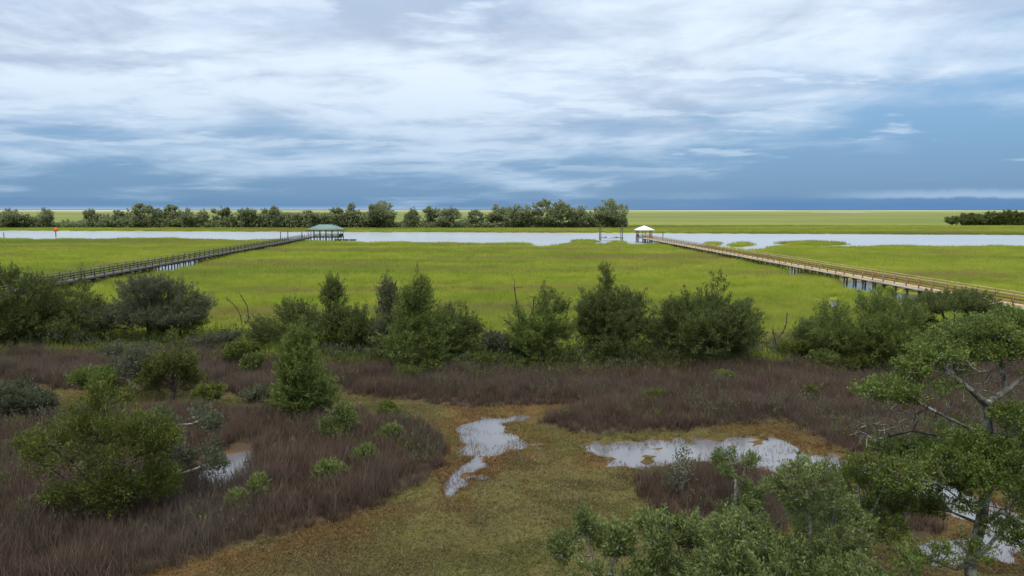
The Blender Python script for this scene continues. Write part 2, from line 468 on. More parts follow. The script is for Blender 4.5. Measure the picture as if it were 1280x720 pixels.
# blades ----------------------------------------------------------------
def blade_mat(name, base, tip, alt, nscale, marsh=False):
    m, N, b, o = mat(name)
    pos = N.n('ShaderNodeNewGeometry').outputs['Position']
    ps = N.n('ShaderNodeSeparateXYZ'); N.link(pos, ps.inputs[0])
    a = N.n('ShaderNodeVertexColor'); a.layer_name = 'col'
    s = N.n('ShaderNodeSeparateColor'); N.link(a.outputs[0], s.inputs[0])
    if marsh:
        top = marsh_colour(N, pos, ps, 1.85)
        c = N.mix(s.outputs[0], N.mix(.55, top, base), top)
        c = N.mix(N.m('MULTIPLY', s.outputs[1], .3), c, tip)
    else:
        c = N.mix(s.outputs[0], base, tip)
        c = N.mix(N.m('MULTIPLY', N.step(N.noise(pos, nscale, 4, .6), .48, .62), .7), c, alt)
        c = N.mix(N.m('MULTIPLY', N.step(N.noise(pos, 1.1, 4, .6), .50, .66), .55), c, (0.030, 0.018, 0.015))
        c = N.mix(N.m('MULTIPLY', N.step(N.noise(pos, .14, 4, .6), .52, .62), .55), c, (0.120, 0.098, 0.078))
        c = N.mix(N.m('MULTIPLY', s.outputs[1], .45), c, (0.270, 0.225, 0.180))
    N.put(b.inputs['Base Color'], c)
    b.inputs['Roughness'].default_value = .8
    b.inputs['Specular IOR Level'].default_value = .1
    tr = N.n('ShaderNodeBsdfTranslucent'); N.put(tr.inputs[0], c)
    mx = N.n('ShaderNodeMixShader'); mx.inputs[0].default_value = .3
    N.link(b.outputs[0], mx.inputs[1]); N.link(tr.outputs[0], mx.inputs[2]); N.link(mx.outputs[0], o.inputs[0])
    return m
M_rush = blade_mat('rush_blades', (0.035, 0.022, 0.015), (0.152, 0.105, 0.078), (0.086, 0.066, 0.048), .30)
M_spart = blade_mat('cordgrass_blades', (0.075, 0.080, 0.020), (0.28, 0.28, 0.06), (0, 0, 0), 1, True)
mf, N, b, o = mat('saltmeadow_blades')
a = N.n('ShaderNodeVertexColor'); a.layer_name = 'col'
N.link(a.outputs[0], b.inputs['Base Color']); b.inputs['Roughness'].default_value = .85; b.inputs['Specular IOR Level'].default_value = .1
tr = N.n('ShaderNodeBsdfTranslucent'); N.link(a.outputs[0], tr.inputs[0]); mx = N.n('ShaderNodeMixShader'); mx.inputs[0].default_value = .35
N.link(b.outputs[0], mx.inputs[1]); N.link(tr.outputs[0], mx.inputs[2]); N.link(mx.outputs[0], o.inputs[0])
M_flat = mf

M_cedar = leaf_mat('cedar_leaves', (0.032, 0.046, 0.014), (0.126, 0.155, 0.044))
M_cedar2 = leaf_mat('bright_cedar_leaves', (0.048, 0.072, 0.018), (0.160, 0.200, 0.048))
M_grey = leaf_mat('grey_green_leaves', (0.044, 0.052, 0.030), (0.120, 0.132, 0.076))
M_olive = leaf_mat('olive_leaves', (0.040, 0.052, 0.012), (0.125, 0.148, 0.028))
M_bright = leaf_mat('bright_leaves', (0.058, 0.080, 0.022), (0.165, 0.200, 0.058))
M_oak = leaf_mat('oak_leaves', (0.036, 0.058, 0.014), (0.170, 0.220, 0.045), spec=.4, rough=.45)
M_myrtle = leaf_mat('myrtle_leaves', (0.050, 0.072, 0.022), (0.180, 0.220, 0.070), spec=.45, rough=.42)
M_fartree = leaf_mat('far_tree_leaves', (0.125, 0.150, 0.088), (0.290, 0.320, 0.155), nscale=.15)  # far-bank greens lightened in the colour, standing in for haze
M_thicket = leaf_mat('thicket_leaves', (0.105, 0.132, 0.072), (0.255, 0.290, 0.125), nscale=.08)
M_bark = bark_mat('dark_bark', (0.030, 0.024, 0.018), (0.085, 0.070, 0.056))
M_palebark = bark_mat('pale_bark', (0.110, 0.100, 0.085), (0.300, 0.285, 0.250))
M_oakbark = bark_mat('lichen_bark', (0.045, 0.040, 0.033), (0.165, 0.155, 0.130), (0.260, 0.290, 0.230))
M_dead = bark_mat('dead_wood', (0.026, 0.021, 0.017), (0.075, 0.064, 0.054))

M_planknew = wood_mat('new_timber', (0.330, 0.225, 0.115), (0.520, 0.380, 0.215))
M_plankgrey = wood_mat('weathered_timber', (0.060, 0.053, 0.048), (0.140, 0.126, 0.114))
M_railbrown = wood_mat('brown_timber', (0.190, 0.115, 0.058), (0.330, 0.215, 0.115))
M_edge = wood_mat('pale_fascia_timber', (0.360, 0.330, 0.280), (0.540, 0.500, 0.440))
M_pile = wood_mat('piling_timber', (0.040, 0.033, 0.026), (0.105, 0.088, 0.070))
M_palepile = wood_mat('pale_piling_timber', (0.260, 0.245, 0.215), (0.420, 0.400, 0.360))
M_darkwood = wood_mat('dark_timber', (0.030, 0.027, 0.027), (0.085, 0.078, 0.076))
M_white = plain_mat('white_metal_roof', (0.80, 0.80, 0.80), .35)
M_greenroof = plain_mat('green_metal_roof', (0.115, 0.185, 0.170), .45)
M_red = plain_mat('red_board_paint', (0.60, 0.07, 0.03), .5)
M_sand = plain_mat('pale_sand', (0.52, 0.50, 0.44), .95)
M_metal = plain_mat('galvanised_metal', (0.35, 0.36, 0.38), .45, .6)
M_sea = plain_mat('sea_water', (0.020, 0.045, 0.090), .9)

# ------------------------------------------------------------------ the ground: one sheet out past the horizon
def axis(dense, grow, end):
    a = list(dense); s = a[-1] - a[-2]
    while a[-1] < end: s *= grow; a.append(a[-1] + s)
    return a
xp = axis(np.concatenate([np.arange(0, 42, .40), np.arange(42, 112, 1.0), np.arange(112, 420, 4.0)]), 1.35, 60000)
xs = np.array(sorted(set(np.round([-k for k in xp[1:]] + xp, 3))))
yp = axis(np.concatenate([np.arange(8, 18, .8), np.arange(18, 72, .34), np.arange(72, 160, .9), np.arange(160, 460, 2.2)]), 1.28, 90000)
yn = axis(np.array([-8., -4.]) * -1 if False else np.array([4., 8.]), 1.6, 30000)
ys = np.array(sorted(set(np.round([-k for k in yn] + [0., 4.] + yp, 3))))
GX, GY = np.meshgrid(xs, ys)
rush, pool, green, river = fields(GX, GY)
# keep the river fields to the strip where the river is
rm = sstep(river, -1.2, 1.2)
gmask = sstep(green, -1.0, 1.5)
hum = (fbm(GX * .7, GY * .7, 4) - .5)
base = 0.09 + 0.10 * hum
base = base + (0.16 + .12 * hum) * sstep(rush, -.5, 1.0) * (1 - gmask) + (0.16 + .1 * hum) * gmask
pm = sstep(pool, -.9, .7)
micro = (fbm(GX * 1.6, GY * 1.6, 4) - .5) * sstep(pool, -1.5, -.2) * .34 * (1 - .6 * sstep(pool, .5, 1.6))
SHOAL = poly([(716, 552), (760, 546), (835, 546), (850, 562), (830, 580), (770, 582), (735, 574)])  # reddish-brown shallows: pool bed raised here so mud shows
SHOAL2 = poly([(880, 552), (920, 548), (965, 548), (965, 560), (920, 562)])
shoal = np.maximum(sstep(sdist(SHOAL, GX, GY), -.6, 1.0), sstep(sdist(SHOAL2, GX, GY), -.6, .8))
micro = micro + shoal * ((fbm(GX * 2.3 + 3, GY * 2.3, 4) - .43) * .52)
GZ = base * (1 - pm) - .12 * pm + micro * (1 - gmask)
GZ = GZ * (1 - rm) - 1.2 * rm
GZ[GY < 0] = .1
near_rush = sstep(rush, -1.6, -.2) * (1 - sstep(rush, -.1, .3))
orange = np.clip(near_rush * sstep(fbm(GX * .25 + 4, GY * .25, 3), .42, .6) + sstep(pool, -2.2, -.5) * sstep(fbm(GX * .3, GY * .3 + 8, 3), .4, .58), 0, 1) * (1 - gmask)
rmask = sstep(rush, -.1, .3) * (1 - gmask)
col = np.stack([gmask.ravel(), rmask.ravel(), orange.ravel()], 1)
ny, nx = GX.shape
idx = np.arange(ny * nx).reshape(ny, nx)
Q = np.stack([idx[:-1, :-1], idx[:-1, 1:], idx[1:, 1:], idx[1:, :-1]], -1).reshape(-1, 4)
struct('ground', make_mesh('ground', np.stack([GX.ravel(), GY.ravel(), GZ.ravel()], 1), [Q], gm, col, smooth=True))

def sheet(name, pts, m, kindname=None):
    V = np.array(pts, float)
    me = bpy.data.meshes.new(name); me.from_pydata([tuple(p) for p in V], [], [tuple(range(len(V)))]); me.materials.append(m); me.update()
    return struct(name, me)
sheet('pond_water', [(-130, 9, 0), (130, 9, 0), (130, 157, 0), (-130, 157, 0)], M_pond)
sel = (NB[:, 0] > -480) & (NB[:, 0] < 480)
xr = np.linspace(-1500, 1500, 220)
lo = np.interp(xr, NB[:, 0], NB[:, 1]) - 18; hi = np.interp(xr, FB[:, 0], FB[:, 1]) + 20
lo = np.maximum(lo, 158)
V = np.concatenate([np.stack([xr, lo, xr * 0], 1), np.stack([xr, hi, xr * 0], 1)])
i = np.arange(len(xr) - 1)
struct('river', make_mesh('river', V, [np.stack([i, i + 1, i + 1 + len(xr), i + len(xr)], 1)], M_river))
# the sea and pale beach bars far off
sheet('sea', [(-60000, 14500, 1.2), (60000, 11500, 1.2), (60000, 85000, 1.2), (-60000, 85000, 1.2)], M_sea)
for name, x0, x1, y0, y1 in (('sand_bar', 1150, 3200, 6900, 9300), ('sand_bar', -5200, -3000, 5200, 8000), ('sand_bar', 3700, 6200, 8600, 10500), ('sand_bar', -2600, 400, 9000, 11200), ('sand_bar', 1050, 1250, 2420, 2600)):
    n = 26; ang = np.linspace(0, 2 * PI, n, endpoint=False); rr = 1 + .25 * np.sin(3 * ang + x0) + .1 * np.sin(7 * ang)
    sheet(name, [((x0 + x1) / 2 + (x1 - x0) / 2 * math.cos(a) * r, (y0 + y1) / 2 + (y1 - y0) / 2 * math.sin(a) * r, .8) for a, r in zip(ang, rr)], M_sand)

# ------------------------------------------------------------------ grass: tuft meshes instanced on points (stuff)
def tuft_mesh(name, n, rad, h0, h1, w, lean, m, seed, segs=2):
    r = np.random.RandomState(seed)
    a = r.rand(n) * 2 * PI; q = np.sqrt(r.rand(n)) * rad
    bx, by = np.cos(a) * q, np.sin(a) * q
    hh = h0 + (h1 - h0) * r.rand(n) ** 1.2
    la = r.rand(n) * 2 * PI; ll = lean * (.3 + r.rand(n)) * hh
    fa = r.rand(n) * PI
    wx, wy = np.cos(fa) * w / 2, np.sin(fa) * w / 2
    dead = (r.rand(n) < .18).astype(float) * r.rand(n)
    V = []; cols = []
    lv = np.linspace(0, 1, segs + 1)
    for k, t in enumerate(lv):
        cx = bx + np.cos(la) * ll * t * t; cy = by + np.sin(la) * ll * t * t; cz = hh * t - .05 * (1 - t)
        ww = (1 - t ** 2)
        if k < segs:
            V += [np.stack([cx - wx * ww, cy - wy * ww, cz], 1), np.stack([cx + wx * ww, cy + wy * ww, cz], 1)]
            cols += [np.stack([t + 0 * a, dead, 0 * a], 1)] * 2
        else:
            V += [np.stack([cx, cy, cz], 1)]; cols += [np.stack([1 + 0 * a, dead, 0 * a], 1)]
    V = np.concatenate(V); cols = np.concatenate(cols)
    b0 = np.arange(n)
    quads = [np.stack([b0 + 2 * k * n, b0 + (2 * k + 1) * n, b0 + (2 * k + 3) * n, b0 + (2 * k + 2) * n], 1) for k in range(segs - 1)]
    k = segs - 1
    tris = np.stack([b0 + 2 * k * n, b0 + (2 * k + 1) * n, b0 + (2 * k + 2) * n], 1)
    return make_mesh(name, V, quads + [tris], m, cols)

def scatter(name, P, rot, scl, which, meshes):
    """one stuff object: geometry nodes put a tuft on each vertex"""
    me = bpy.data.meshes.new(name)
    me.vertices.add(len(P)); me.vertices.foreach_set('co', np.asarray(P, np.float32).ravel())
    for an, ty, data in (('rot', 'FLOAT', rot), ('scl', 'FLOAT', scl), ('kindidx', 'INT', which)):
        at_ = me.attributes.new(an, ty, 'POINT'); at_.data.foreach_set('value', np.asarray(data, np.int32 if ty == 'INT' else np.float32))
    me.update()
    o = obj(name, me); o['kind'] = 'stuff'
    ng = bpy.data.node_groups.new(name + '_scatter', 'GeometryNodeTree')
    ng.interface.new_socket('Geometry', in_out='INPUT', socket_type='NodeSocketGeometry')
    ng.interface.new_socket('Geometry', in_out='OUTPUT', socket_type='NodeSocketGeometry')
    G = NT(ng)
    gi = G.n('NodeGroupInput'); go = G.n('NodeGroupOutput')
    m2p = G.n('GeometryNodeMeshToPoints'); G.link(gi.outputs[0], m2p.inputs[0])
    join = G.n('GeometryNodeGeometryToInstance')
    for tm in meshes:
        src = bpy.data.objects.new(tm.name, tm)          # never linked to the scene
        oi = G.n('GeometryNodeObjectInfo'); oi.inputs['Object'].default_value = src
        G.link(oi.outputs['Geometry'], join.inputs[0])
    def na(nm, ty):
        q = G.n('GeometryNodeInputNamedAttribute', data_type=ty); q.inputs[0].default_value = nm; return q.outputs[0]
    iop = G.n('GeometryNodeInstanceOnPoints')
    G.link(m2p.outputs[0], iop.inputs['Points']); G.link(join.outputs[0], iop.inputs['Instance'])
    iop.inputs['Pick Instance'].default_value = True
    G.link(na('kindidx', 'INT'), iop.inputs['Instance Index'])
    e2r = G.n('FunctionNodeEulerToRotation')
    cz = G.n('ShaderNodeCombineXYZ'); G.link(na('rot', 'FLOAT'), cz.inputs[2]); G.link(cz.outputs[0], e2r.inputs[0])
    G.link(e2r.outputs[0], iop.inputs['Rotation'])
    cs = G.n('ShaderNodeCombineXYZ'); s_ = na('scl', 'FLOAT')
    for k in range(3): G.link(s_, cs.inputs[k])
    G.link(cs.outputs[0], iop.inputs['Scale'])
    G.link(iop.outputs[0], go.inputs[0])
    md = o.modifiers.new('scatter', 'NODES'); md.node_group = ng
    return o

def zground(X, Y):
    ix = np.clip(np.searchsorted(xs, X) - 1, 0, nx - 2); iy = np.clip(np.searchsorted(ys, Y) - 1, 0, ny - 2)
    tx = (X - xs[ix]) / (xs[ix + 1] - xs[ix]); ty = (Y - ys[iy]) / (ys[iy + 1] - ys[iy])
    return (GZ[iy, ix] * (1 - tx) + GZ[iy, ix + 1] * tx) * (1 - ty) + (GZ[iy + 1, ix] * (1 - tx) + GZ[iy + 1, ix + 1] * tx) * ty

def cand(step, y0, y1, seed, margin=9.0, wide=.74):
    r = np.random.RandomState(seed)
    Y = np.arange(y0, y1, step); X = np.arange(-y1 * wide - margin, y1 * wide + margin, step)
    X, Y = np.meshgrid(X, Y); X = X + (r.rand(*X.shape) - .5) * step * 1.3; Y = Y + (r.rand(*X.shape) - .5) * step * 1.3
    k = np.abs(X) < Y * wide + margin
    return X[k], Y[k], r

# black needlerush
rush_t = [tuft_mesh('rush_tuft', 60, .42, .30, 1.00, .020, .55, M_rush, 11 + k) for k in range(4)]
X, Y, r = cand(.36, 14, 66, 21)
rs, pl, gr, rv = fields(X, Y)
dens = sstep(rs, -.05, .25) * (pl < -.2) * (gr < 4) * (r.rand(len(X)) < .93)
k = dens > .5
X, Y, rs, gr = X[k], Y[k], rs[k], gr[k]
P = np.stack([X, Y, zground(X, Y)], 1)
sc = (.70 + .35 * r.rand(len(X))) * (.72 + .28 * sstep(rs, 0, 1.6)) * (.45 + 1.15 * fbm(X * .55, Y * .55, 4))
scatter('needlerush', P, r.rand(len(X)) * 6.28, sc, r.randint(0, 4, len(X)), rush_t)
print('rush tufts', len(X))

# smooth cordgrass
sp_near = [tuft_mesh('cordgrass_tuft', 95, .85, .35, .85, .040, .25, M_spart, 31 + k) for k in range(3)]
sp_far = [tuft_mesh('cordgrass_clump', 110, 1.9, .45, .95, .085, .2, M_spart, 41 + k) for k in range(3)]
DOCK_R = (np.array((51.3, 55.0)), np.array((44.0, 243.0)))
def fill(step, y0, y1, seed, meshes, name, s0, s1):
    X, Y, r = cand(step, y0, y1, seed)
    rs, pl, gr, rv = fields(X, Y)
    k = (gr > .3) & (pl < -.35) & (rv < -.6)
    X, Y, gr = X[k], Y[k], gr[k]
    P = np.stack([X, Y, zground(X, Y)], 1)
    sc = (s0 + (s1 - s0) * r.rand(len(X))) * (.45 + 1.1 * fbm(X * .30, Y * .40, 4))
    print(name, len(X))
    return P, r.rand(len(X)) * 6.28, sc, r.randint(0, 3, len(X))
scatter('cordgrass', *fill(.92, 44, 112, 51, sp_near, 'cordgrass', .75, 1.15), sp_near)
scatter('cordgrass', *fill(1.9, 112, 330, 52, sp_far, 'far cordgrass', .75, 1.1), sp_far)
X, Y, r = cand(3.2, 330, 470, 53, wide=.78)
rs, pl, gr, rv = fields(X, Y)
k = rv < -.5; X, Y = X[k], Y[k]
scatter('cordgrass', np.stack([X, Y, zground(X, Y)], 1), r.rand(len(X)) * 6.28, .9 + .5 * r.rand(len(X)), r.randint(0, 3, len(X)), sp_far)

# low salt-meadow turf of the flats: single-triangle blades in one mesh
r = np.random.RandomState(77)
n = 900000
Yq = 17 + (48 - 17) * r.rand(n) ** .9; Xq = (r.rand(n) * 2 - 1) * (Yq * .73 + 3)
rs, pl, gr, rv = fields(Xq, Yq)
thin = fbm(Xq * .9, Yq * .9, 3)
emerge = sstep(fbm(Xq * .8 + 20, Yq * .8, 3), .47, .60) * sstep(pl, 1.6, .1) * .17       # sedge standing in the shallows
k = (rs < .25) & ((pl < -.05 - .5 * (thin - .4)) | (r.rand(n) < emerge)) & (r.rand(n) < .35 + .9 * sstep(thin, .35, .6))
Xq, Yq, rs, pl, thin = Xq[k], Yq[k], rs[k], pl[k], thin[k]
n = len(Xq); print('flat blades', n)
Zq = np.maximum(zground(Xq, Yq), -.03)
wetb = sstep(pl, -.5, .1)
hh = (.025 + .070 * r.rand(n)) * (.6 + .9 * fbm(Xq * .5, Yq * .5 + 3, 3)); ww = .010 + .010 * r.rand(n)
fa = r.rand(n) * PI; hh = hh * (1 + 1.6 * wetb)
la = r.rand(n) * 2 * PI; ll = hh * (.7 + 1.6 * r.rand(n)); fa = la + PI / 2
A = np.stack([Xq - np.cos(fa) * ww, Yq - np.sin(fa) * ww, Zq - .01], 1); B = np.stack([Xq + np.cos(fa) * ww, Yq + np.sin(fa) * ww, Zq - .01], 1)
T = np.stack([Xq + np.cos(la) * ll, Yq + np.sin(la) * ll, Zq + hh], 1)
p1 = sstep(fbm(Xq * .33, Yq * .33, 4), .38, .62)[:, None]; p2 = sstep(fbm(Xq * .13 + 9, Yq * .13, 3), .48, .64)[:, None]
og = (sstep(rs, -2.8, -.3) * sstep(fbm(Xq * .25 + 4, Yq * .25, 3), .36, .54) + sstep(pl, -4.0, -.6) * sstep(fbm(Xq * .3, Yq * .3 + 8, 3), .38, .56)).clip(0, 1)[:, None]
cc = (1 - p1) * np.array((.100, .088, .030)) + p1 * np.array((.124, .126, .030))
cc = cc * (1 - .5 * p2) + .5 * p2 * np.array((.118, .080, .036))
cc = cc * (1 - .75 * og) + .75 * og * np.array((.160, .088, .026))
gp = sstep(fbm(Xq * .21 + 60, Yq * .21 + 5, 3), .55, .68)[:, None]
cc = cc * (1 - .5 * gp) + .5 * gp * np.array((.135, .160, .030))
dry = (r.rand(n) < .09)[:, None]
cc = np.where(dry, np.array((.19, .155, .105)), cc * np.array((.78, .78, .92))) * (.88 + .24 * r.rand(n))[:, None]
cc = cc * (1 - .7 * wetb[:, None]) + .7 * wetb[:, None] * np.array((.120, .078, .052))
base_i = np.arange(n)
fo = obj('salt_meadow', make_mesh('salt_meadow', np.concatenate([A, B, T]), [np.stack([base_i, base_i + n, base_i + 2 * n], 1)], M_flat, np.tile(cc, (3, 1))))
fo['kind'] = 'stuff'

# ------------------------------------------------------------------ trees: limbs grown towards points of the crown
def grow(stems, pts, up_pen=1.5, step=.55, jit=.10, sag=.12, rng=None):
    """stems: list of polylines (first starts at the base). Returns nodes, parent"""
    nodes = []; par = []
    for s in stems:
        s = np.asarray(s, float)
        if nodes:
            d = np.linalg.norm(np.array(nodes) - s[0], axis=1); prev = int(np.argmin(d))
        else: prev = -1
        first = True
        for q in s:
            if first and prev >= 0 and np.linalg.norm(np.array(nodes[prev]) - q) < .05: first = False; continue
            if prev >= 0:
                a = np.array(nodes[prev]); L = np.linalg.norm(q - a); m = max(1, int(L / step))
                for j in range(1, m):
                    nodes.append(a + (q - a) * j / m + rng.randn(3) * jit * step * .45); par.append(prev); prev = len(nodes) - 1
            nodes.append(q); par.append(prev); prev = len(nodes) - 1; first = False
    n0 = len(nodes)
    pts = np.asarray(pts)
    arr = np.empty((n0 + len(pts) * 6, 3)); arr[:n0] = nodes; cnt = n0
    d0 = np.min(np.linalg.norm(pts[:, None] - arr[None, :n0], axis=2), axis=1)
    ends = []
    pr = list(par)
    for i in np.argsort(d0):
        p = pts[i]
        dv = arr[:cnt] - p
        d = np.sqrt((dv ** 2).sum(1)) + up_pen * np.maximum(dv[:, 2] + .02, 0)
        j = int(np.argmin(d)); a = arr[j]; L = np.linalg.norm(p - a)
        m = min(5, max(1, int(L / step)))
        side = rng.randn(3) * jit * L
        for k_ in range(1, m + 1):
            t = k_ / m
            q = a + (p - a) * t + side * math.sin(PI * t) - np.array((0, 0, sag * L * math.sin(PI * t)))
            arr[cnt] = q; pr.append(j); j = cnt; cnt += 1
        ends.append(j)
    return arr[:cnt], np.array(pr), np.array(ends), n0

def radii(nodes, par, r_tip, expo, r_base):
    n = len(nodes); acc = np.zeros(n); ch = np.zeros(n, int)
    order = np.arange(n)[::-1]
    for i in order:
        if ch[i] == 0: acc[i] = 1.0
        if par[i] >= 0: acc[par[i]] += acc[i]; ch[par[i]] += 1
    rr = r_tip * acc ** (1 / expo)
    s = r_base / rr.max()
    if s < 1: rr = r_tip * (rr / r_tip) ** (math.log(r_base / r_tip) / math.log(rr.max() / r_tip))
    return rr

def limb_mesh(name, nodes, par, rr, idxs, m):
    idxs = np.asarray([i for i in idxs if par[i] >= 0])
    if len(idxs) == 0: return None
    a = nodes[par[idxs]]; b = nodes[idxs]; d = b - a; L = np.linalg.norm(d, axis=1, keepdims=True); k = L[:, 0] > 1e-4
    a, b, d, L, idxs = a[k], b[k], d[k], L[k], idxs[k]; d = d / L
    ref = np.where(np.abs(d[:, 2:3]) < .9, np.array((0, 0, 1.0)), np.array((1.0, 0, 0)))
    s = np.cross(d, ref); s /= np.linalg.norm(s, axis=1, keepdims=True); t = np.cross(d, s)
    V = []; Qs = []; base = 0
    big = rr[idxs] > .045
    for mask, ns in ((big, 7), (~big, 3)):
        if not mask.any(): continue
        A, B_, S, T_ = a[mask], b[mask], s[mask], t[mask]
        ra = np.minimum(rr[par[idxs[mask]]], rr[idxs[mask]] * 1.6)[:, None]; rb = rr[idxs[mask]][:, None]
        B_ = B_ + d[mask] * rb * .5
        ring = [A + ra * (math.cos(2 * PI * q / ns) * S + math.sin(2 * PI * q / ns) * T_) for q in range(ns)] + [B_ + rb * (math.cos(2 * PI * q / ns) * S + math.sin(2 * PI * q / ns) * T_) for q in range(ns)]
        n = len(A); V += ring; e = np.arange(n) + base
        for q in range(ns): Qs.append(np.stack([e + q * n, e + ((q + 1) % ns) * n, e + ((q + 1) % ns + ns) * n, e + (q + ns) * n], 1))
        base += 2 * ns * n
    return make_mesh(name, np.concatenate(V), [np.concatenate(Qs)], m, smooth=True)

def leaf_mesh(name, cen, dirs, m, per, L, Wd, spread, rng, up=.4, dry=.04, flat=0.0, tri=False, plume=1.0):
    n = len(cen) * per
    c = np.repeat(cen, per, 0); d = np.repeat(dirs, per, 0)
    t = rng.rand(n, 1)
    off = rng.randn(n, 3); off -= (off * d).sum(1, keepdims=True) * d * .5
    off[:, 2] *= (1 - flat)
    p = c + d * (t - .35) * spread * 1.5 * plume + off * spread * (.34 - .16 * t - (.10 * (plume - 1)) * (.5 + t)).clip(.04, 1)
    ax = d * .9 + rng.randn(n, 3) * .65 + np.array((0, 0, up)); ax /= np.linalg.norm(ax, axis=1, keepdims=True)
    s = np.cross(ax, rng.randn(n, 3) + np.array((0, 0, .9 + 1.5 * flat))); s /= np.linalg.norm(s, axis=1, keepdims=True) + 1e-9
    Ls = L * (.6 + .7 * rng.rand(n, 1)); Ws = Wd * (.6 + .7 * rng.rand(n, 1))
    nrm = np.cross(ax, s)
    a0 = p; a1 = p + ax * Ls * .5 + s * Ws * .5 + nrm * Ws * .15; a2 = p + ax * Ls; a3 = p + ax * Ls * .5 - s * Ws * .5 + nrm * Ws * .15
    kv = 3 if tri else 4
    V = (np.stack([p - s * Ws * .5, p + s * Ws * .5, a2], 1) if tri else np.stack([a0, a1, a2, a3], 1)).reshape(-1, 3)
    tint = np.repeat(rng.rand(len(cen)) * .7, per) + .3 * rng.rand(n)
    dr = (rng.rand(n) < dry) * (.5 + .5 * rng.rand(n))
    col = np.repeat(np.stack([tint, dr, 0 * tint], 1), kv, 0)
    e = np.arange(n)[:, None] * kv + np.arange(kv)[None]
    return make_mesh(name, V, [e], m, col)

def lobes_points(lobes, n, rng, gap=.30, gs=1.0, shell=.5):
    """points in ellipsoid lobes (cx,cy,cz,rx,ry,rz), kept where a lumpy field is high, so that gaps open"""
    w = np.array([l[3] * l[4] * l[5] for l in lobes]) ** .62; w /= w.sum()
    out = []
    ph = rng.rand(6) * 10
    while len(out) < n:
        k = rng.choice(len(lobes), p=w); l = lobes[k]
        v = rng.randn(3); v /= np.linalg.norm(v)
        rad = rng.rand() ** (1 / 3 * (1 - shell) + .02)
        q = np.array(l[:3]) + v * rad * np.array(l[3:]) * (1 + .16 * rng.randn())
        f = math.sin(q[0] * 2.1 * gs + ph[0]) * math.sin(q[1] * 2.3 * gs + ph[1]) + math.sin(q[2] * 2.7 * gs + ph[2]) * .8 + math.sin((q[0] + q[2]) * 3.7 * gs + ph[3]) * .5
        if f / 2.3 * .5 + .5 < gap * (.5 + rng.rand()): continue
        if q[2] < .12: continue
        out.append(q)
    return np.array(out)

def leader_lobes(rng, h, w, style):
    """crown shapes: lists of ellipsoid lobes about the stem"""
    L = []
    if style == 'cone':
        for t in np.linspace(.14, .97, 9):
            R = w / 2 * (min(1, t / .25) ** .5) * (1 - max(0, t - .25) / .75) ** .8 + .12
            for q in range(2 if R > .5 else 1):
                a = rng.rand() * 2 * PI; e = R * .35 * rng.rand()
                L.append((math.cos(a) * e, math.sin(a) * e, h * t, R * .75, R * .75, h * .085))
    elif style == 'cedar':               # a dense skirted body with ragged leaders on top
        nb = int(10 + w * 2)
        for i in range(nb):
            a = rng.rand() * 2 * PI; t = .10 + .55 * rng.rand() ** .9
            R = w * (.13 + .07 * rng.rand()); e = w * (.40 - .22 * max(0, t - .3)) * math.sqrt(rng.rand())
            L.append((math.cos(a) * e, math.sin(a) * e, h * t, R, R, h * .11))
        nl = max(3, int(w / 1.3))
        for i in range(nl):
            ox = ((i + .2 + .6 * rng.rand()) / nl - .5) * w * .78; oy = (rng.rand() - .5) * w * .4
            hh = h * (.97 - .42 * (abs(ox) / (w * .5)) ** 1.3 - .16 * rng.rand())
            if i == nl // 2: hh = h
            r0 = w * (.12 + .05 * rng.rand())
            for t in np.linspace(.50, .96, 5):
                R = r0 * (1 - (t - .5) / .62) + .12
                L.append((ox + rng.randn() * .12, oy + rng.randn() * .12, hh * t, R, R, h * .08))
    elif style == 'round':
        for i in range(20):
            v = rng.randn(3); v /= np.linalg.norm(v); q = rng.rand() ** .45
            R = w * (.11 + .09 * rng.rand())
            L.append((v[0] * q * w * .36, v[1] * q * w * .36, h * (.52 + v[2] * q * .34), R, R, min(R * .8, h * .12)))
        L.append((0, 0, h * .88, w * .13, w * .13, h * .10))
    elif style == 'umbrella':
        for i in range(12):
            a = rng.rand() * 2 * PI; e = w * .38 * math.sqrt(rng.rand())
            R = w * (.13 + .08 * rng.rand())
            L.append((math.cos(a) * e, math.sin(a) * e, h * (.90 - .38 * (e / (w * .42)) ** 2 - .1 * rng.rand()), R, R, h * .07))
    elif style == 'bush':
        for i in range(8):
            a = rng.rand() * 2 * PI; e = w * .30 * math.sqrt(rng.rand()); R = w * (.15 + .1 * rng.rand())
            L.append((math.cos(a) * e, math.sin(a) * e, h * (.35 + .42 * rng.rand()), R, R, h * .2))
    elif style == 'open':                # spreading, thin, long bare limbs
        for i in range(24):
            a = rng.rand() * 2 * PI; e = w * .43 * math.sqrt(rng.rand()); t = .16 + .8 * rng.rand()
            R = w * (.06 + .07 * rng.rand())
            L.append((math.cos(a) * e, math.sin(a) * e, h * min(t, .97 - .35 * (e / (w * .5)) ** 2), R, R, h * .055))
    return L

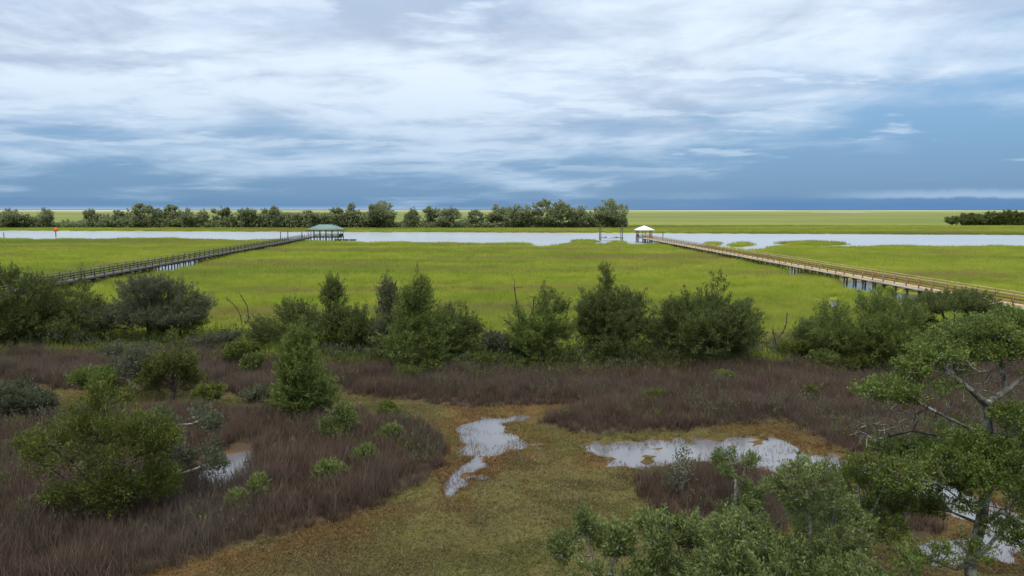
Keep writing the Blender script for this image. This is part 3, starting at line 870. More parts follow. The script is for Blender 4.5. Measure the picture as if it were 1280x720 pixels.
def tree(name, label, cat, base, h, w, style, leafm, barkm=None, npts=420, per=26, L=.19, Wd=.055, spread=.34, seed=1, group=None,
         stems=None, lobes=None, r_base=None, lean=(0, 0), gap=.34, up=.4, dry=.05, flat=0.0, shell=.5, squash=1.0, tri=False, plume=1.0, r_tip=.009, gs=1.0):
    rng = np.random.RandomState(seed)
    barkm = barkm or M_bark
    base = np.asarray(base, float).copy()
    root = thing(name, label, cat, base, 0, group)
    lobes = lobes or [(a + lean[0] * c / h, b_ + lean[1] * c / h, c, d, e * squash, f) for a, b_, c, d, e, f in leader_lobes(rng, h, w, style)]
    pts = lobes_points(lobes, npts, rng, gap, gs, shell)
    if stems is None:
        if style in ('cone',):
            stems = [[(0, 0, -.25), (.05, 0, h * .4), (lean[0], lean[1], h * .93)]]
        elif style == 'bush':
            stems = [[(0, 0, -.2), (0, 0, .08)]] + [[(0, 0, .05), (math.cos(q) * w * .12, math.sin(q) * w * .12, h * .3), (math.cos(q) * w * .26, math.sin(q) * w * .26, h * .62)] for q in rng.rand(4) * 6.28]
        else:
            big = sorted(lobes, key=lambda l: -l[2])[:max(2, min(4, int(w / 1.5)))]
            stems = [[(0, 0, -.25), (rng.randn() * .06, rng.randn() * .06, h * .16)]]
            for l in big:
                stems.append([(0, 0, h * .14), (l[0] * .4 + rng.randn() * .12, l[1] * .4, h * .14 + (l[2] - h * .14) * .5), (l[0], l[1], l[2])])
    nodes, par, ends, n0 = grow(stems, pts, rng=rng)
    rr = radii(nodes, par, r_tip, 2.1, r_base or .035 * h ** .5 + .012 * h)
    thick = [i for i in range(1, len(nodes)) if i < n0]
    thin = [i for i in range(1, len(nodes)) if i >= n0]
    tm = limb_mesh('trunk', nodes, par, rr, thick, barkm)
    if tm: obj('trunk', tm, root)
    bm_ = limb_mesh('branches', nodes, par, rr, thin, barkm)
    if bm_: obj('branches', bm_, root)['kind'] = 'stuff'
    if leafm is not None:
        cen = nodes[ends]
        d = nodes[ends] - nodes[par[ends]]; d /= np.linalg.norm(d, axis=1, keepdims=True) + 1e-9
        axis_c = np.array((0, 0, h * .35)); rad = cen - axis_c; rad /= np.linalg.norm(rad, axis=1, keepdims=True) + 1e-9
        d = d * .6 + rad * .45 + np.array((0, 0, up * .6)); d /= np.linalg.norm(d, axis=1, keepdims=True)
        obj('crown', leaf_mesh('crown', cen, d, leafm, per, L, Wd, spread, rng, up, dry, flat, tri, plume), root)['kind'] = 'stuff'
    return root

def T(name, label, cat, px, py, top, wpx, style, leafm, **kw):
    """a tree standing on the ground seen at (px,py), its tip at photo row top, wpx pixels wide"""
    p = at(px, py, .2); Y = p[1]
    h = hz(px, top, Y) - .2
    p[2] = float(zground(np.array([p[0]]), np.array([Y]))[0])
    if cat == 'tree': kw['npts'] = int(kw.get('npts', 420) * 1.9); kw['tri'] = True; kw.setdefault('plume', 1.35 if name == 'cedar_tree' else 1.15); kw['up'] = .5; kw['per'] = int(kw.get('per', 26) * 1.42); wpx = wpx * 1.18; kw.setdefault('spread', .40); kw.setdefault('shell', .3)
    w = wpx * Y / F
    return tree(name, label, cat, p, h, w, style, leafm, **kw)

CG = 'cedars along the marsh edge'
T('cedar_tree', 'large dense dark cedar at left end of the tree line, before the old boardwalk', 'tree', 18, 437, 330, 122, 'round', M_cedar, npts=800, per=30, seed=3, group=CG)
T('cedar_tree', 'thin straggly cedar between the dense left-end cedar and the broad grey-green one', 'tree', 103, 436, 338, 62, 'cedar', M_cedar, npts=240, seed=4, group=CG, gap=.5)
T('cedar_tree', 'broad rounded grey-green cedar, widest crown left of the forked dead snag', 'tree', 186, 432, 347, 142, 'round', M_grey, npts=680, per=28, seed=5, group=CG, gap=.3)
T('cedar_tree', 'dark cedar top rising behind right side of the broad grey-green cedar', 'tree', 226, 430, 350, 58, 'cedar', M_cedar, npts=260, seed=6, group=CG)
T('lichen_tree', 'small pale grey tree with lichen-covered limbs and thin foliage above the brown rushes', 'tree', 166, 492, 428, 76, 'open', M_grey, barkm=M_palebark, npts=170, per=22, seed=7, L=.14, r_tip=.013, r_base=.14)
T('olive_bush', 'tall olive-brown bush standing right of the pale lichen tree', 'bush', 216, 497, 416, 70, 'cedar', M_olive, npts=360, seed=8, dry=.3)
T('green_bush', 'dark green round bush just left of the pale lichen tree', 'bush', 124, 502, 456, 58, 'bush', M_cedar2, npts=280, seed=9)
T('cedar_tree', 'tall narrow-topped cedar with bare dark trunk showing, first of the middle clump', 'tree', 421, 446, 344, 62, 'cone', M_cedar, npts=330, seed=10, group=CG, gap=.46)
T('cedar_tree', 'low dark cedar leaning left below the tall narrow-topped one', 'tree', 368, 444, 376, 90, 'round', M_cedar, npts=330, seed=11, group=CG)
T('cedar_tree', 'thin grey-brown half-bare cedar in the middle of the clump', 'tree', 488, 455, 346, 54, 'cone', M_grey, npts=260, per=20, seed=12, group=CG, gap=.5, dry=.3)
T('cedar_tree', 'bright green upright cedar with visible straight trunk, tallest of the middle clump', 'tree', 522, 463, 344, 92, 'cone', M_cedar2, npts=460, seed=13, group=CG, gap=.36)
T('cedar_tree', 'dark dense cedar filling right end of the middle clump', 'tree', 568, 452, 380, 74, 'round', M_cedar, npts=430, seed=14, group=CG)
T('cedar_tree', 'bushy dark cedar between the narrow-topped and the half-bare cedars', 'tree', 454, 450, 384, 62, 'round', M_cedar, npts=280, seed=15, group=CG)
T('cedar_tree', 'spreading open cedar with forked dark limbs showing through its crown', 'tree', 678, 458, 352, 76, 'cedar', M_cedar2, npts=300, seed=16, group=CG, gap=.5, r_base=.2)
T('cedar_tree', 'tall ragged dark cedar left of the wide dome-shaped one', 'tree', 764, 455, 340, 102, 'cedar', M_cedar, npts=640, per=30, seed=17, group=CG)
T('cedar_tree', 'wide dome-shaped dark cedar left of the small dead snag', 'tree', 884, 456, 350, 132, 'cedar', M_cedar, npts=800, per=30, seed=18, group=CG)
T('cedar_tree', 'low dark cedar at left foot of the big right-hand clump', 'tree', 1034, 446, 398, 76, 'round', M_cedar, npts=280, seed=19, group=CG)
T('cedar_tree', 'bulky dark cedar in front of the new boardwalk', 'tree', 1092, 458, 364, 140, 'round', M_cedar2, npts=620, per=30, seed=20, group=CG)
T('cedar_tree', 'flat-topped umbrella-shaped cedar overlapping the near end of the new boardwalk', 'tree', 1190, 446, 361, 112, 'umbrella', M_cedar, npts=560, seed=21, group=CG, r_base=.2)
T('cedar_tree', 'conical bright cedar standing alone in the brown rushes', 'tree', 378, 525, 407, 74, 'cone', M_cedar2, npts=430, per=30, seed=22, gap=.28, L=.16)
T('marsh_bush', 'small round bright green bush right of the lone conical cedar', 'bush', 427, 558, 508, 42, 'bush', M_bright, npts=240, per=26, seed=23, L=.13)
BUSH_LOBES = [(-.15, 0, 4.55, .3, .3, .35), (.65, .1, 4.25, .3, .3, .4), (1.95, 0, 2.9, .45, .45, .35), (-2.65, .1, 2.6, .4, .4, .35), (-1.5, .2, 3.7, .35, .35, .35), (.1, 0, 4.0, .5, .6, .45), (-.5, .3, 3.7, .7, .7, .5), (.7, -.2, 3.6, .7, .8, .5), (1.4, .2, 3.1, .6, .7, .55), (-1.2, 0, 3.2, .6, .7, .5), (-1.9, -.3, 2.7, .55, .6, .4),
              (-2.3, .1, 2.0, .5, .6, .45), (.2, .6, 2.9, .9, .8, .6), (.9, -.6, 2.4, .9, .8, .6), (1.7, -.2, 2.1, .6, .7, .6), (-.6, -.7, 2.4, .8, .7, .5), (-1.5, .5, 2.1, .6, .7, .4),
              (.4, -.8, 1.5, .8, .6, .5), (1.3, .5, 1.2, .8, .8, .5), (-.5, .5, 1.5, .7, .7, .5), (-1.2, -.6, 1.2, .5, .5, .4), (.2, 0, .8, .8, .8, .4)]
BUSH_STEMS = [[(0, 0, -.3), (0, 0, .15)], [(0, 0, .1), (.1, .1, 1.6), (.0, .1, 3.0), (.1, 0, 4.2)], [(0, 0, .1), (-.6, 0, 1.1), (-1.2, -.1, 2.1), (-1.9, -.2, 2.7)], [(0, 0, .1), (.6, -.1, 1.3), (1.0, 0, 2.3), (1.4, .1, 3.1)],
              [(0, 0, .1), (-.2, -.2, 1.4), (-.5, .2, 2.7), (-.6, .3, 3.8)], [(0, 0, .1), (-.9, -.3, .8), (-1.7, .1, 1.5), (-2.3, .1, 2.0)], [(0, 0, .1), (.4, -.5, 1.1), (.9, -.6, 2.3)]]
T('willow_bush', 'big multi-stemmed yellow-green bush in the left foreground rushes', 'bush', 140, 648, 482, 236, 'round', M_olive, npts=900, per=30, seed=24, L=.14, Wd=.042, spread=.36, gap=.56, gs=1.3, lobes=BUSH_LOBES, stems=BUSH_STEMS, dry=.08)
T('grey_bush', 'grey-green feathery bush against right side of the big left foreground bush', 'bush', 226, 610, 500, 110, 'open', M_grey, npts=330, per=26, seed=25, L=.13, barkm=M_palebark)
T('dark_bush', 'dark low evergreen bush at far left below the olive strip', 'bush', 20, 530, 480, 70, 'bush', M_grey, npts=240, seed=26)

# low shrubs along the tree line and among the rushes
SG = 'low shrubs among the rushes'
shr = [
    (490, 556, 538, 34, M_bright, 'lime shrub near the tip of the left rush island, right of the round bright bush'),
    (455, 586, 562, 22, M_bright, 'upright lime shrub, fourth from the tip of the left rush island'),
    (414, 607, 586, 40, M_bright, 'low lime shrub spreading at mid-left of the left rush island'),
    (324, 628, 603, 24, M_bright, 'lime shrub near the lower edge of the left rush island'),
    (297, 636, 622, 22, M_bright, 'tiny lime shrub, lowest on the left rush island'),
    (488, 522, 502, 36, M_olive, 'dull lime shrub on the far rim of the left rush island'),
    (508, 475, 461, 36, M_bright, 'lime shrub in brown rushes under the middle cedar clump'),
    (300, 462, 425, 60, M_olive, 'wide olive shrub below the forked dead snag'),
    (318, 470, 440, 34, M_bright, 'yellow-green shrub right of the wide olive shrub'),
    (268, 440, 412, 70, M_grey, 'grey-green scrub shrub left of the forked dead snag'),
    (332, 436, 410, 60, M_grey, 'grey-green scrub shrub right of the forked dead snag'),
    (620, 455, 412, 56, M_grey, 'bare grey shrub between middle clump and the spreading cedar'),
    (600, 462, 443, 54, M_olive, 'low green shrub at the foot of the grey shrub'),
    (648, 455, 430, 36, M_grey, 'small grey shrub against left side of the spreading cedar'),
    (775, 466, 448, 60, M_grey, 'pale grey-leaved shrub at the foot of the tall ragged cedar'),
    (815, 440, 398, 56, M_grey, 'grey shrub between the tall ragged and wide dome cedars'),
    (995, 450, 425, 56, M_olive, 'olive shrub right of the small dead snag'),
    (1026, 462, 440, 44, M_bright, 'bright shrub at left foot of right-hand cedar clump'),
    (1068, 466, 444, 50, M_olive, 'leafy shrub in front of the right-hand cedar clump'),
    (1150, 440, 388, 70, M_grey, 'grey-green shrub between the bulky and the umbrella-shaped cedars'),
    (822, 506, 492, 30, M_olive, 'small olive shrub on the middle rush peninsula'),
    (904, 480, 468, 26, M_bright, 'tiny bright shrub in the rushes below the wide dome cedar'),
    (1012, 500, 486, 20, M_olive, 'tiny olive shrub on the right part of the rush peninsula'),
    (268, 504, 478, 48, M_olive, 'green shrub right of the olive-brown bush'),
    (318, 500, 484, 40, M_grey, 'grey-green shrub left of the lone conical cedar'),
    (0, 616, 596, 26, M_bright, 'bright shrub cut by the left frame edge in the rushes'),
    (52, 520, 488, 60, M_grey, 'grey-green shrub at the olive strip beside the dark low bush'),
]
for i, (px, py, top, wp, m_, lab) in enumerate(shr):
    T('marsh_shrub', lab, 'shrub', px, py, top, wp, 'bush', m_, tri=True, npts=110 if wp < 50 else 170, per=26, seed=100 + i, group=SG, L=.17, Wd=.075, spread=.28,
      barkm=M_palebark if m_ is M_grey else M_bark, dry=.25 if m_ is M_grey else .03, r_tip=.007)
T('grey_bush', 'bare silvery twiggy shrub on top of the round rush mound', 'shrub', 852, 622, 558, 46, 'bush', M_grey, npts=120, per=6, seed=140, barkm=M_palebark, L=.1, dry=.5, r_tip=.009)
T('myrtle_tree', 'small green myrtle sapling rising from the right side of the round rush mound', 'tree', 918, 650, 556, 60, 'open', M_myrtle, npts=130, per=26, seed=141, barkm=M_palebark, L=.11, Wd=.04, spread=.24)

# scrub that fills the ground under and between the cedars: nobody could count it
def scrub(name, n, m, seed, py0, py1, hmax, x0=-60, x1=1340):
    rng = np.random.RandomState(seed)
    px = x0 + (x1 - x0) * rng.rand(n); yy = np.interp(px, [q[0] for q in GREEN_PX], [q[1] for q in GREEN_PX]) + py0 + (py1 - py0) * rng.rand(n)
    q = np.array([at(a, b_, .3) for a, b_ in zip(px, yy)])
    f = fbm(q[:, 0] * .22 + seed, q[:, 1] * .22, 4)
    k = f > .44 + .12 * rng.rand(n)
    q, f = q[k], f[k]
    q[:, 2] = zground(q[:, 0], q[:, 1]) + hmax * (.35 + 2.6 * (f - .44)) * rng.rand(len(q)) ** .6
    d = rng.randn(len(q), 3) * .5 + np.array((0, 0, .9)); d /= np.linalg.norm(d, axis=1, keepdims=True)
    obj(name, leaf_mesh(name, q, d, m, 12, .20, .055, .32, rng, .5, .12, 0, True))['kind'] = 'stuff'
scrub('undergrowth', 6500, M_grey, 91, -18, 8, 1.5)
scrub('undergrowth', 6500, M_cedar, 92, -14, 8, 1.4)
scrub('undergrowth', 1600, M_olive, 93, -6, 24, 1.0)

# low herbs and twiggy growth mixed into the rushes
def herbs(name, n, m, seed, y0, y1, thr, hmax, per=10, L=.16):
    rng = np.random.RandomState(seed)
    Y = y0 + (y1 - y0) * rng.rand(n) ** .8; X = (rng.rand(n) * 2 - 1) * (Y * .73 + 3)
    rs, pl, gr, rv = fields(X, Y)
    f = fbm(X * .30 + seed, Y * .30, 3)
    k = (rs > .3) & (pl < -.3) & (gr < 1) & (f > thr + .08 * rng.rand(n))
    X, Y, f = X[k], Y[k], f[k]
    q = np.stack([X, Y, zground(X, Y) + hmax * (.35 + .65 * rng.rand(len(X)))], 1)
    d = rng.randn(len(q), 3) * .4 + np.array((0, 0, 1.0)); d /= np.linalg.norm(d, axis=1, keepdims=True)
    obj(name, leaf_mesh(name, q, d, m, per, L, .035, .24, rng, .6, .25, 0, True))['kind'] = 'stuff'
herbs('marsh_herbs', 16000, M_grey, 95, 22, 60, .56, .85)
herbs('marsh_herbs', 6000, M_olive, 96, 22, 60, .60, .70)
herbs('marsh_herbs', 1500, M_bright, 97, 22, 60, .56, .95)

# dead snags
def snag(label, base, stems, seed, m=M_dead, rb=.09, twigs=24, tw=.5):
    rng = np.random.RandomState(seed)
    root = thing('dead_snag', label, 'dead tree', base)
    allp = np.concatenate([np.array(s)[1:] for s in stems[1:]]) if len(stems) > 1 else np.array(stems[0])[1:]
    pts = allp[rng.randint(0, len(allp), twigs)] + rng.randn(twigs, 3) * tw * .5 + np.array((0, 0, tw * .35))
    nodes, par, ends, n0 = grow(stems, pts, rng=rng, step=.35, jit=.16, sag=-.05)
    rr = np.maximum(radii(nodes, par, .016, 2.0, rb), np.where(np.arange(len(nodes)) < n0, .045, .016))
    obj('trunk', limb_mesh('trunk', nodes, par, rr, range(1, n0), m), root)
    obj('twigs', limb_mesh('twigs', nodes, par, rr, range(n0, len(nodes)), m), root)['kind'] = 'stuff'
    return root
p = at(303, 416, .3)
def rel(px, py, p, dy=0.0): q = at_depth(px, py, p[1] + dy) - p; return tuple(q)
snag('dead forked snag with two bare upright limbs before the green marsh', p, [[(0, 0, -.3), rel(303, 412, p)], [rel(303, 412, p), rel(301, 396, p), rel(296, 385, p, .2), rel(283, 372, p, .4)], [rel(303, 412, p), rel(311, 398, p, -.2), rel(309, 382, p, -.3), rel(301, 369, p, -.4)]], 61, twigs=10, tw=.3)
p = at(971, 443, .3)
snag('dead crooked dark snag right of the wide dome cedar', p, [[(0, 0, -.3), rel(970, 430, p)], [rel(970, 430, p), rel(967, 418, p), rel(966, 412, p)], [rel(970, 425, p), rel(978, 416, p), rel(983, 404, p), rel(984, 392, p, .2)]], 62, rb=.14, twigs=9, tw=.3)
p = at(644, 455, .3)
snag('leafless grey snag left of the spreading open cedar', p, [[(0, 0, -.3), rel(655, 430, p)], [rel(655, 430, p), rel(648, 395, p), rel(643, 360, p)], [rel(652, 425, p), rel(640, 408, p), rel(630, 400, p)], [rel(655, 430, p), rel(662, 400, p), rel(668, 372, p)]], 63, m=M_dead, rb=.1, twigs=30, tw=.6)

# ------------------------------------------------------------------ the live oak at the right, standing about 17 m away
OY = 17.0
ob = np.array((at_depth(1222, 800, OY)[0], OY, .15))
def ro(px, py, dy=0.0): return tuple(at_depth(px, py, OY + dy) - ob)
oak_stems = [
    [(0, 0, -.4), ro(1220, 800), ro(1213, 705), ro(1226, 655, .2), ro(1236, 600, .2), ro(1237, 545, 0), ro(1233, 505, 0)],
    [ro(1233, 505), ro(1214, 488, -.3), ro(1190, 470, -.4), ro(1178, 455, -.3), ro(1150, 446, -.2)],
    [ro(1233, 505), ro(1258, 488, .3), ro(1280, 470, .4), ro(1310, 440, .4)],
    [ro(1190, 470, -.4), ro(1182, 440, .2), ro(1200, 418, .6), ro(1235, 408, .6)],
    [ro(1258, 488, .3), ro(1250, 450, .8), ro(1262, 420, .9), ro(1290, 405, 1)],
    [ro(1237, 545), ro(1190, 525, -.6), ro(1160, 510, -.8), ro(1140, 498, -1), ro(1090, 488, -1.2)],
    [ro(1236, 590, .2), ro(1190, 548, .6), ro(1140, 538, .9), ro(1100, 548, 1.1), ro(1068, 543, 1.2)],
    [ro(1226, 655, .2), ro(1250, 640, -.4), ro(1275, 652, -.8), ro(1310, 664, -1)],
    [ro(1236, 600, .2), ro(1205, 605, -.5), ro(1170, 604, -.9), ro(1120, 596, -1.2)],
    [ro(1213, 705), ro(1238, 680, .3), ro(1258, 655, .8), ro(1290, 640, 1)],
    [ro(1237, 560, .1), ro(1260, 545, -.3), ro(1300, 540, -.5)],
    [ro(1226, 655, .2), ro(1190, 640, .6), ro(1150, 632, .8)],
]
def pad(px, py, rx, ry, dy=0.0, depth=1.0):
    c = ro(px, py, dy); s = (OY + dy) / F
    return (c[0], c[1], c[2], rx * s, depth * max(.5, rx * s), ry * s)
oak_lobes = [pad(1225, 414, 40, 12, .5), pad(1272, 404, 30, 14, .8), pad(1205, 560, 26, 16, -.3), pad(1258, 600, 26, 18, -.2), pad(1175, 600, 26, 16, -.3), pad(1168, 446, 34, 10, -.2), pad(1205, 424, 26, 11, .5), pad(1248, 410, 34, 12, .8), pad(1285, 425, 30, 22, .6), pad(1110, 486, 36, 9, -1.1), pad(1160, 478, 34, 10, -.7),
             pad(1190, 460, 22, 8, 0), pad(1240, 440, 22, 12, .6), pad(1195, 540, 28, 14, .4), pad(1240, 560, 34, 20, -.2), pad(1275, 545, 30, 20, -.5), pad(1190, 578, 34, 20, -.8), pad(1240, 590, 34, 14, -.9), pad(1290, 585, 40, 26, .4),
             pad(1125, 592, 30, 16, -1.2), pad(1160, 628, 26, 16, .8), pad(1150, 560, 24, 12, .9), pad(1110, 560, 20, 9, 1.1), pad(1222, 690, 16, 10, -1), pad(1265, 664, 30, 12, -.9), pad(1165, 692, 30, 11, -1.2), pad(1290, 630, 30, 12, .9), pad(1300, 680, 30, 20, -1.2), pad(1232, 600, 30, 22, -1.1), pad(1225, 440, 30, 9, .1), pad(1262, 436, 26, 10, .2), pad(1180, 432, 24, 9, .3), pad(1150, 460, 26, 9, -.5), pad(1095, 492, 18, 6, -1.1), pad(1140, 494, 26, 8, -1.0), pad(1265, 572, 30, 18, -1.0), pad(1205, 548, 26, 14, -.8), pad(1215, 630, 26, 12, -1.0), pad(1262, 520, 22, 10, -.6), pad(1330, 480, 40, 40, .6), pad(1340, 600, 50, 40, 0)]
oak_stems += [[ro(1213, 705), ro(1195, 712, -.6), ro(1165, 700, -1.2)]]
tree('live_oak', 'live oak with layered leaf pads and pale lichen-covered limbs at right frame edge', 'tree', ob, 8.5, 5, 'x', M_oak, barkm=M_oakbark, npts=2900, per=36, L=.074, Wd=.039, spread=.22,
     seed=200, stems=oak_stems, lobes=oak_lobes, r_base=.14, gap=.36, flat=.5, up=.35, r_tip=.008, shell=.35, gs=1.6)
# dead pale twigs still on the oak are a part of it
oak = [o_ for o_ in bpy.data.objects if o_.name == 'live_oak'][0]
rng = np.random.RandomState(201)
dead_pts = []
for (px, py, dyy, s) in ((1090, 545, 1.1, 26), (1130, 520, .6, 24), (1170, 520, -.5, 22), (1215, 470, -.3, 26), (1255, 470, .2, 30), (1270, 440, .6, 24), (1180, 500, -.6, 22), (1200, 600, -.7, 30), (1250, 610, -.3, 30), (1100, 535, 1.0, 30), (1190, 460, -.3, 20), (1240, 640, -.4, 26)):
    for q in range(20): dead_pts.append(ro(px + rng.randn() * s * .8, py + rng.randn() * s * .45, dyy + rng.randn() * .35))
nodes, par, ends, n0 = grow(oak_stems, np.array(dead_pts), rng=rng, up_pen=.2, step=.22, jit=.13, sag=-.1)
rr = radii(nodes, par, .010, 2.2, .2)
obj('dead_branches', limb_mesh('dead_branches', nodes, par, np.clip(rr, .011, .035), range(n0, len(nodes)), M_oakbark), oak)['kind'] = 'stuff'

# myrtles in the right foreground
def near_tree(label, px, top, Y, wpx, style, npts, seed, m=M_myrtle, bark=M_palebark, lowpx=900, **kw):
    x = at_depth(px, 500, Y)[0]
    b0 = np.array((x, Y, float(zground(np.array([x]), np.array([Y]))[0])))
    h = hz(px, top, Y) - b0[2]; w = wpx * Y / F
    a = dict(per=34, L=.090, Wd=.037, spread=.17, r_tip=.006, gap=.33, gs=1.5)
    a.update(kw)
    return tree('wax_myrtle', label, 'tree', b0, h, w, style, m, barkm=bark, npts=npts, seed=seed, **a)
near_tree('largest wax myrtle in the right foreground, full round leafy crown below the pond', 1012, 572, 15.0, 310, 'round', 3000, 210, gap=.25)
near_tree('leafy wax myrtle sprig at the bottom edge, furthest left of the foreground ones', 742, 640, 13.5, 150, 'open', 900, 211, gap=.36)
near_tree('sparse wax myrtle with bare pale stems between the leafy sprig and the largest myrtle', 828, 626, 14.5, 150, 'open', 620, 212, gap=.42, per=34)
near_tree('darker wax myrtle crown behind the largest one, in front of the pond end', 1088, 566, 18.0, 150, 'umbrella', 620, 213, m=M_oak)
near_tree('low dense wax myrtle at the bottom edge beneath the largest one', 915, 650, 12.8, 190, 'round', 1300, 215, gap=.36)
near_tree('low wax myrtle filling the gap below the live oak pads', 1150, 680, 13.5, 120, 'round', 420, 214, m=M_oak)

# ------------------------------------------------------------------ far bank: hedgerow trees and thicket
FG = 'trees of the far-bank hedgerow'
far = [
    (15, 262, 34, 'round', 'rounded dark far-bank tree at the left frame edge'), (58, 261, 18, 'round', 'narrow dark far-bank tree beside the left-edge one'),
    (153, 264, 18, 'open', 'small far-bank tree left of the taller open one near the old boardwalk'), (176, 256, 26, 'open', 'taller open far-bank tree above the far left end of the old boardwalk'), (198, 261, 15, 'round', 'small rounded far-bank tree just right of the taller open one'), (216, 258, 20, 'open', 'open far-bank tree third right of the taller open one'), (235, 262, 18, 'round', 'low far-bank tree midway between open and airy trees'),
    (254, 263, 14, 'round', 'tiny far-bank tree just left of the airy one'), (278, 257, 20, 'open', 'airy far-bank tree standing between two lower ones, left of the green pavilion'), (310, 260, 18, 'open', 'open far-bank tree right of the airy one'), (332, 263, 16, 'round', 'small rounded far-bank tree above the mooring posts'), (388, 265, 18, 'open', 'low open far-bank tree behind left end of the green pavilion roof'), (424, 257, 16, 'open', 'thin bare-looking far-bank tree over the green pavilion roof'),
    (440, 255, 22, 'round', 'rounded far-bank tree just right of the green pavilion roof'), (478, 253, 44, 'round', 'wide tall far-bank tree right of the green pavilion'), (516, 261, 18, 'round', 'small rounded far-bank tree right of the wide tall one'), (540, 258, 18, 'open', 'small open far-bank tree touching the broad low one'),
    (563, 259, 32, 'round', 'broad low far-bank tree halfway between the two pavilions'), (595, 264, 18, 'open', 'tiny open far-bank tree right of the broad low one'), (620, 257, 20, 'round', 'narrow rounded far-bank tree left of the dark rounded one'), (648, 256, 30, 'round', 'dark rounded far-bank tree left of the pair of tall ones'), (676, 251, 26, 'open', 'tall airy far-bank tree, left one of a touching pair'),
    (700, 252, 34, 'round', 'tall far-bank tree, right one of a touching pair'), (728, 258, 28, 'round', 'medium far-bank tree next to the biggest one'), (762, 250, 42, 'round', 'biggest green far-bank tree, last of the hedgerow before open marsh'),
    (345, 258, 10, 'open', 'slender far-bank sapling above the mooring posts'), (115, 262, 12, 'open', 'slender far-bank sapling alone right of the red channel marker'), (630, 260, 12, 'open', 'slender far-bank sapling against the dark rounded tree'),
]
def far_tree(px, top, wpx, style, label, i, base_py=285.5, group=FG, npts=None, m=M_fartree):
    p = at(px, base_py, .4); Y = p[1] + (i * 37 % 11) - 3
    p = np.array((at_depth(px, base_py, Y)[0], Y, .3))
    h = hz(px, top, Y) - .3; w = wpx * Y / F * (1.35 if px > 600 else 1.12)
    return tree('far_tree', label, 'tree', p, h, w, style, m, npts=npts or int(90 + wpx * 8), per=16, L=.85, Wd=.68, tri=True, spread=1.5, seed=300 + i, group=group, r_tip=.028, r_base=.28, gap=.34 if style == 'round' else .42, gs=.35, shell=.5, flat=.2)
for i, (px, top, wpx, st, lab) in enumerate(far):
    far_tree(px, top, wpx, st, lab or 'small hedgerow tree on the far bank, little taller than the thicket around it', i)
GR = 'dark trees of the hammock at right'
for i, (px, top, wpx, lab) in enumerate(((1207, 268, 40, 'low dark hammock tree, left tip of the far-right grove'), (1236, 266, 38, 'dark hammock tree in the middle of the far-right grove'), (1262, 264, 44, 'tallest dark hammock tree cut by the right frame edge'), (1300, 264, 50, 'dark hammock tree just outside the right frame edge'))):
    far_tree(px, top, wpx, 'round', lab, 40 + i, base_py=282.5, group=GR, m=M_cedar, npts=300)

# the thicket is one mass of leaf-sized faces over its whole length
rng = np.random.RandomState(400)
def thicket(name, x0, x1, py, hmax, n, m, seed, depth=26, dens=None):
    rng = np.random.RandomState(seed)
    px = x0 + (x1 - x0) * rng.rand(n)
    Y0 = np.array([at(q, py, .3)[1] for q in px]); Y = Y0 + rng.rand(n) * depth
    X = (px - 640) / F * Y / (math.cos(TH)) * 1.0
    hgt = hmax * (.30 + .95 * sstep(fbm(X * .045, Y * .05, 3), .3, .72))
    z = .3 + hgt * rng.rand(n) ** .75
    keep = rng.rand(n) < (.25 + .9 * sstep(fbm(X * .02 + 5, Y * .02, 2), .25, .5))
    cen = np.stack([X, Y, z], 1)[keep]
    d = rng.randn(len(cen), 3) * .6 + np.array((0, 0, .8)); d /= np.linalg.norm(d, axis=1, keepdims=True)
    o = obj(name, leaf_mesh(name, cen, d, m, 7, .95, .80, 1.1, rng, .3, .10, 0, True)); o['kind'] = 'stuff'
thicket('bank_thicket', -160, 782, 285.8, 6.4, 38000, M_thicket, 401)
thicket('bank_thicket', 1196, 1420, 282.3, 5.5, 4500, M_cedar, 402, 30)

# ------------------------------------------------------------------ boardwalks
def box_mesh(name, sx, sy, sz, m, bevel=0): return MB().box(0, 0, 0, sx, sy, sz).mesh(name, m)

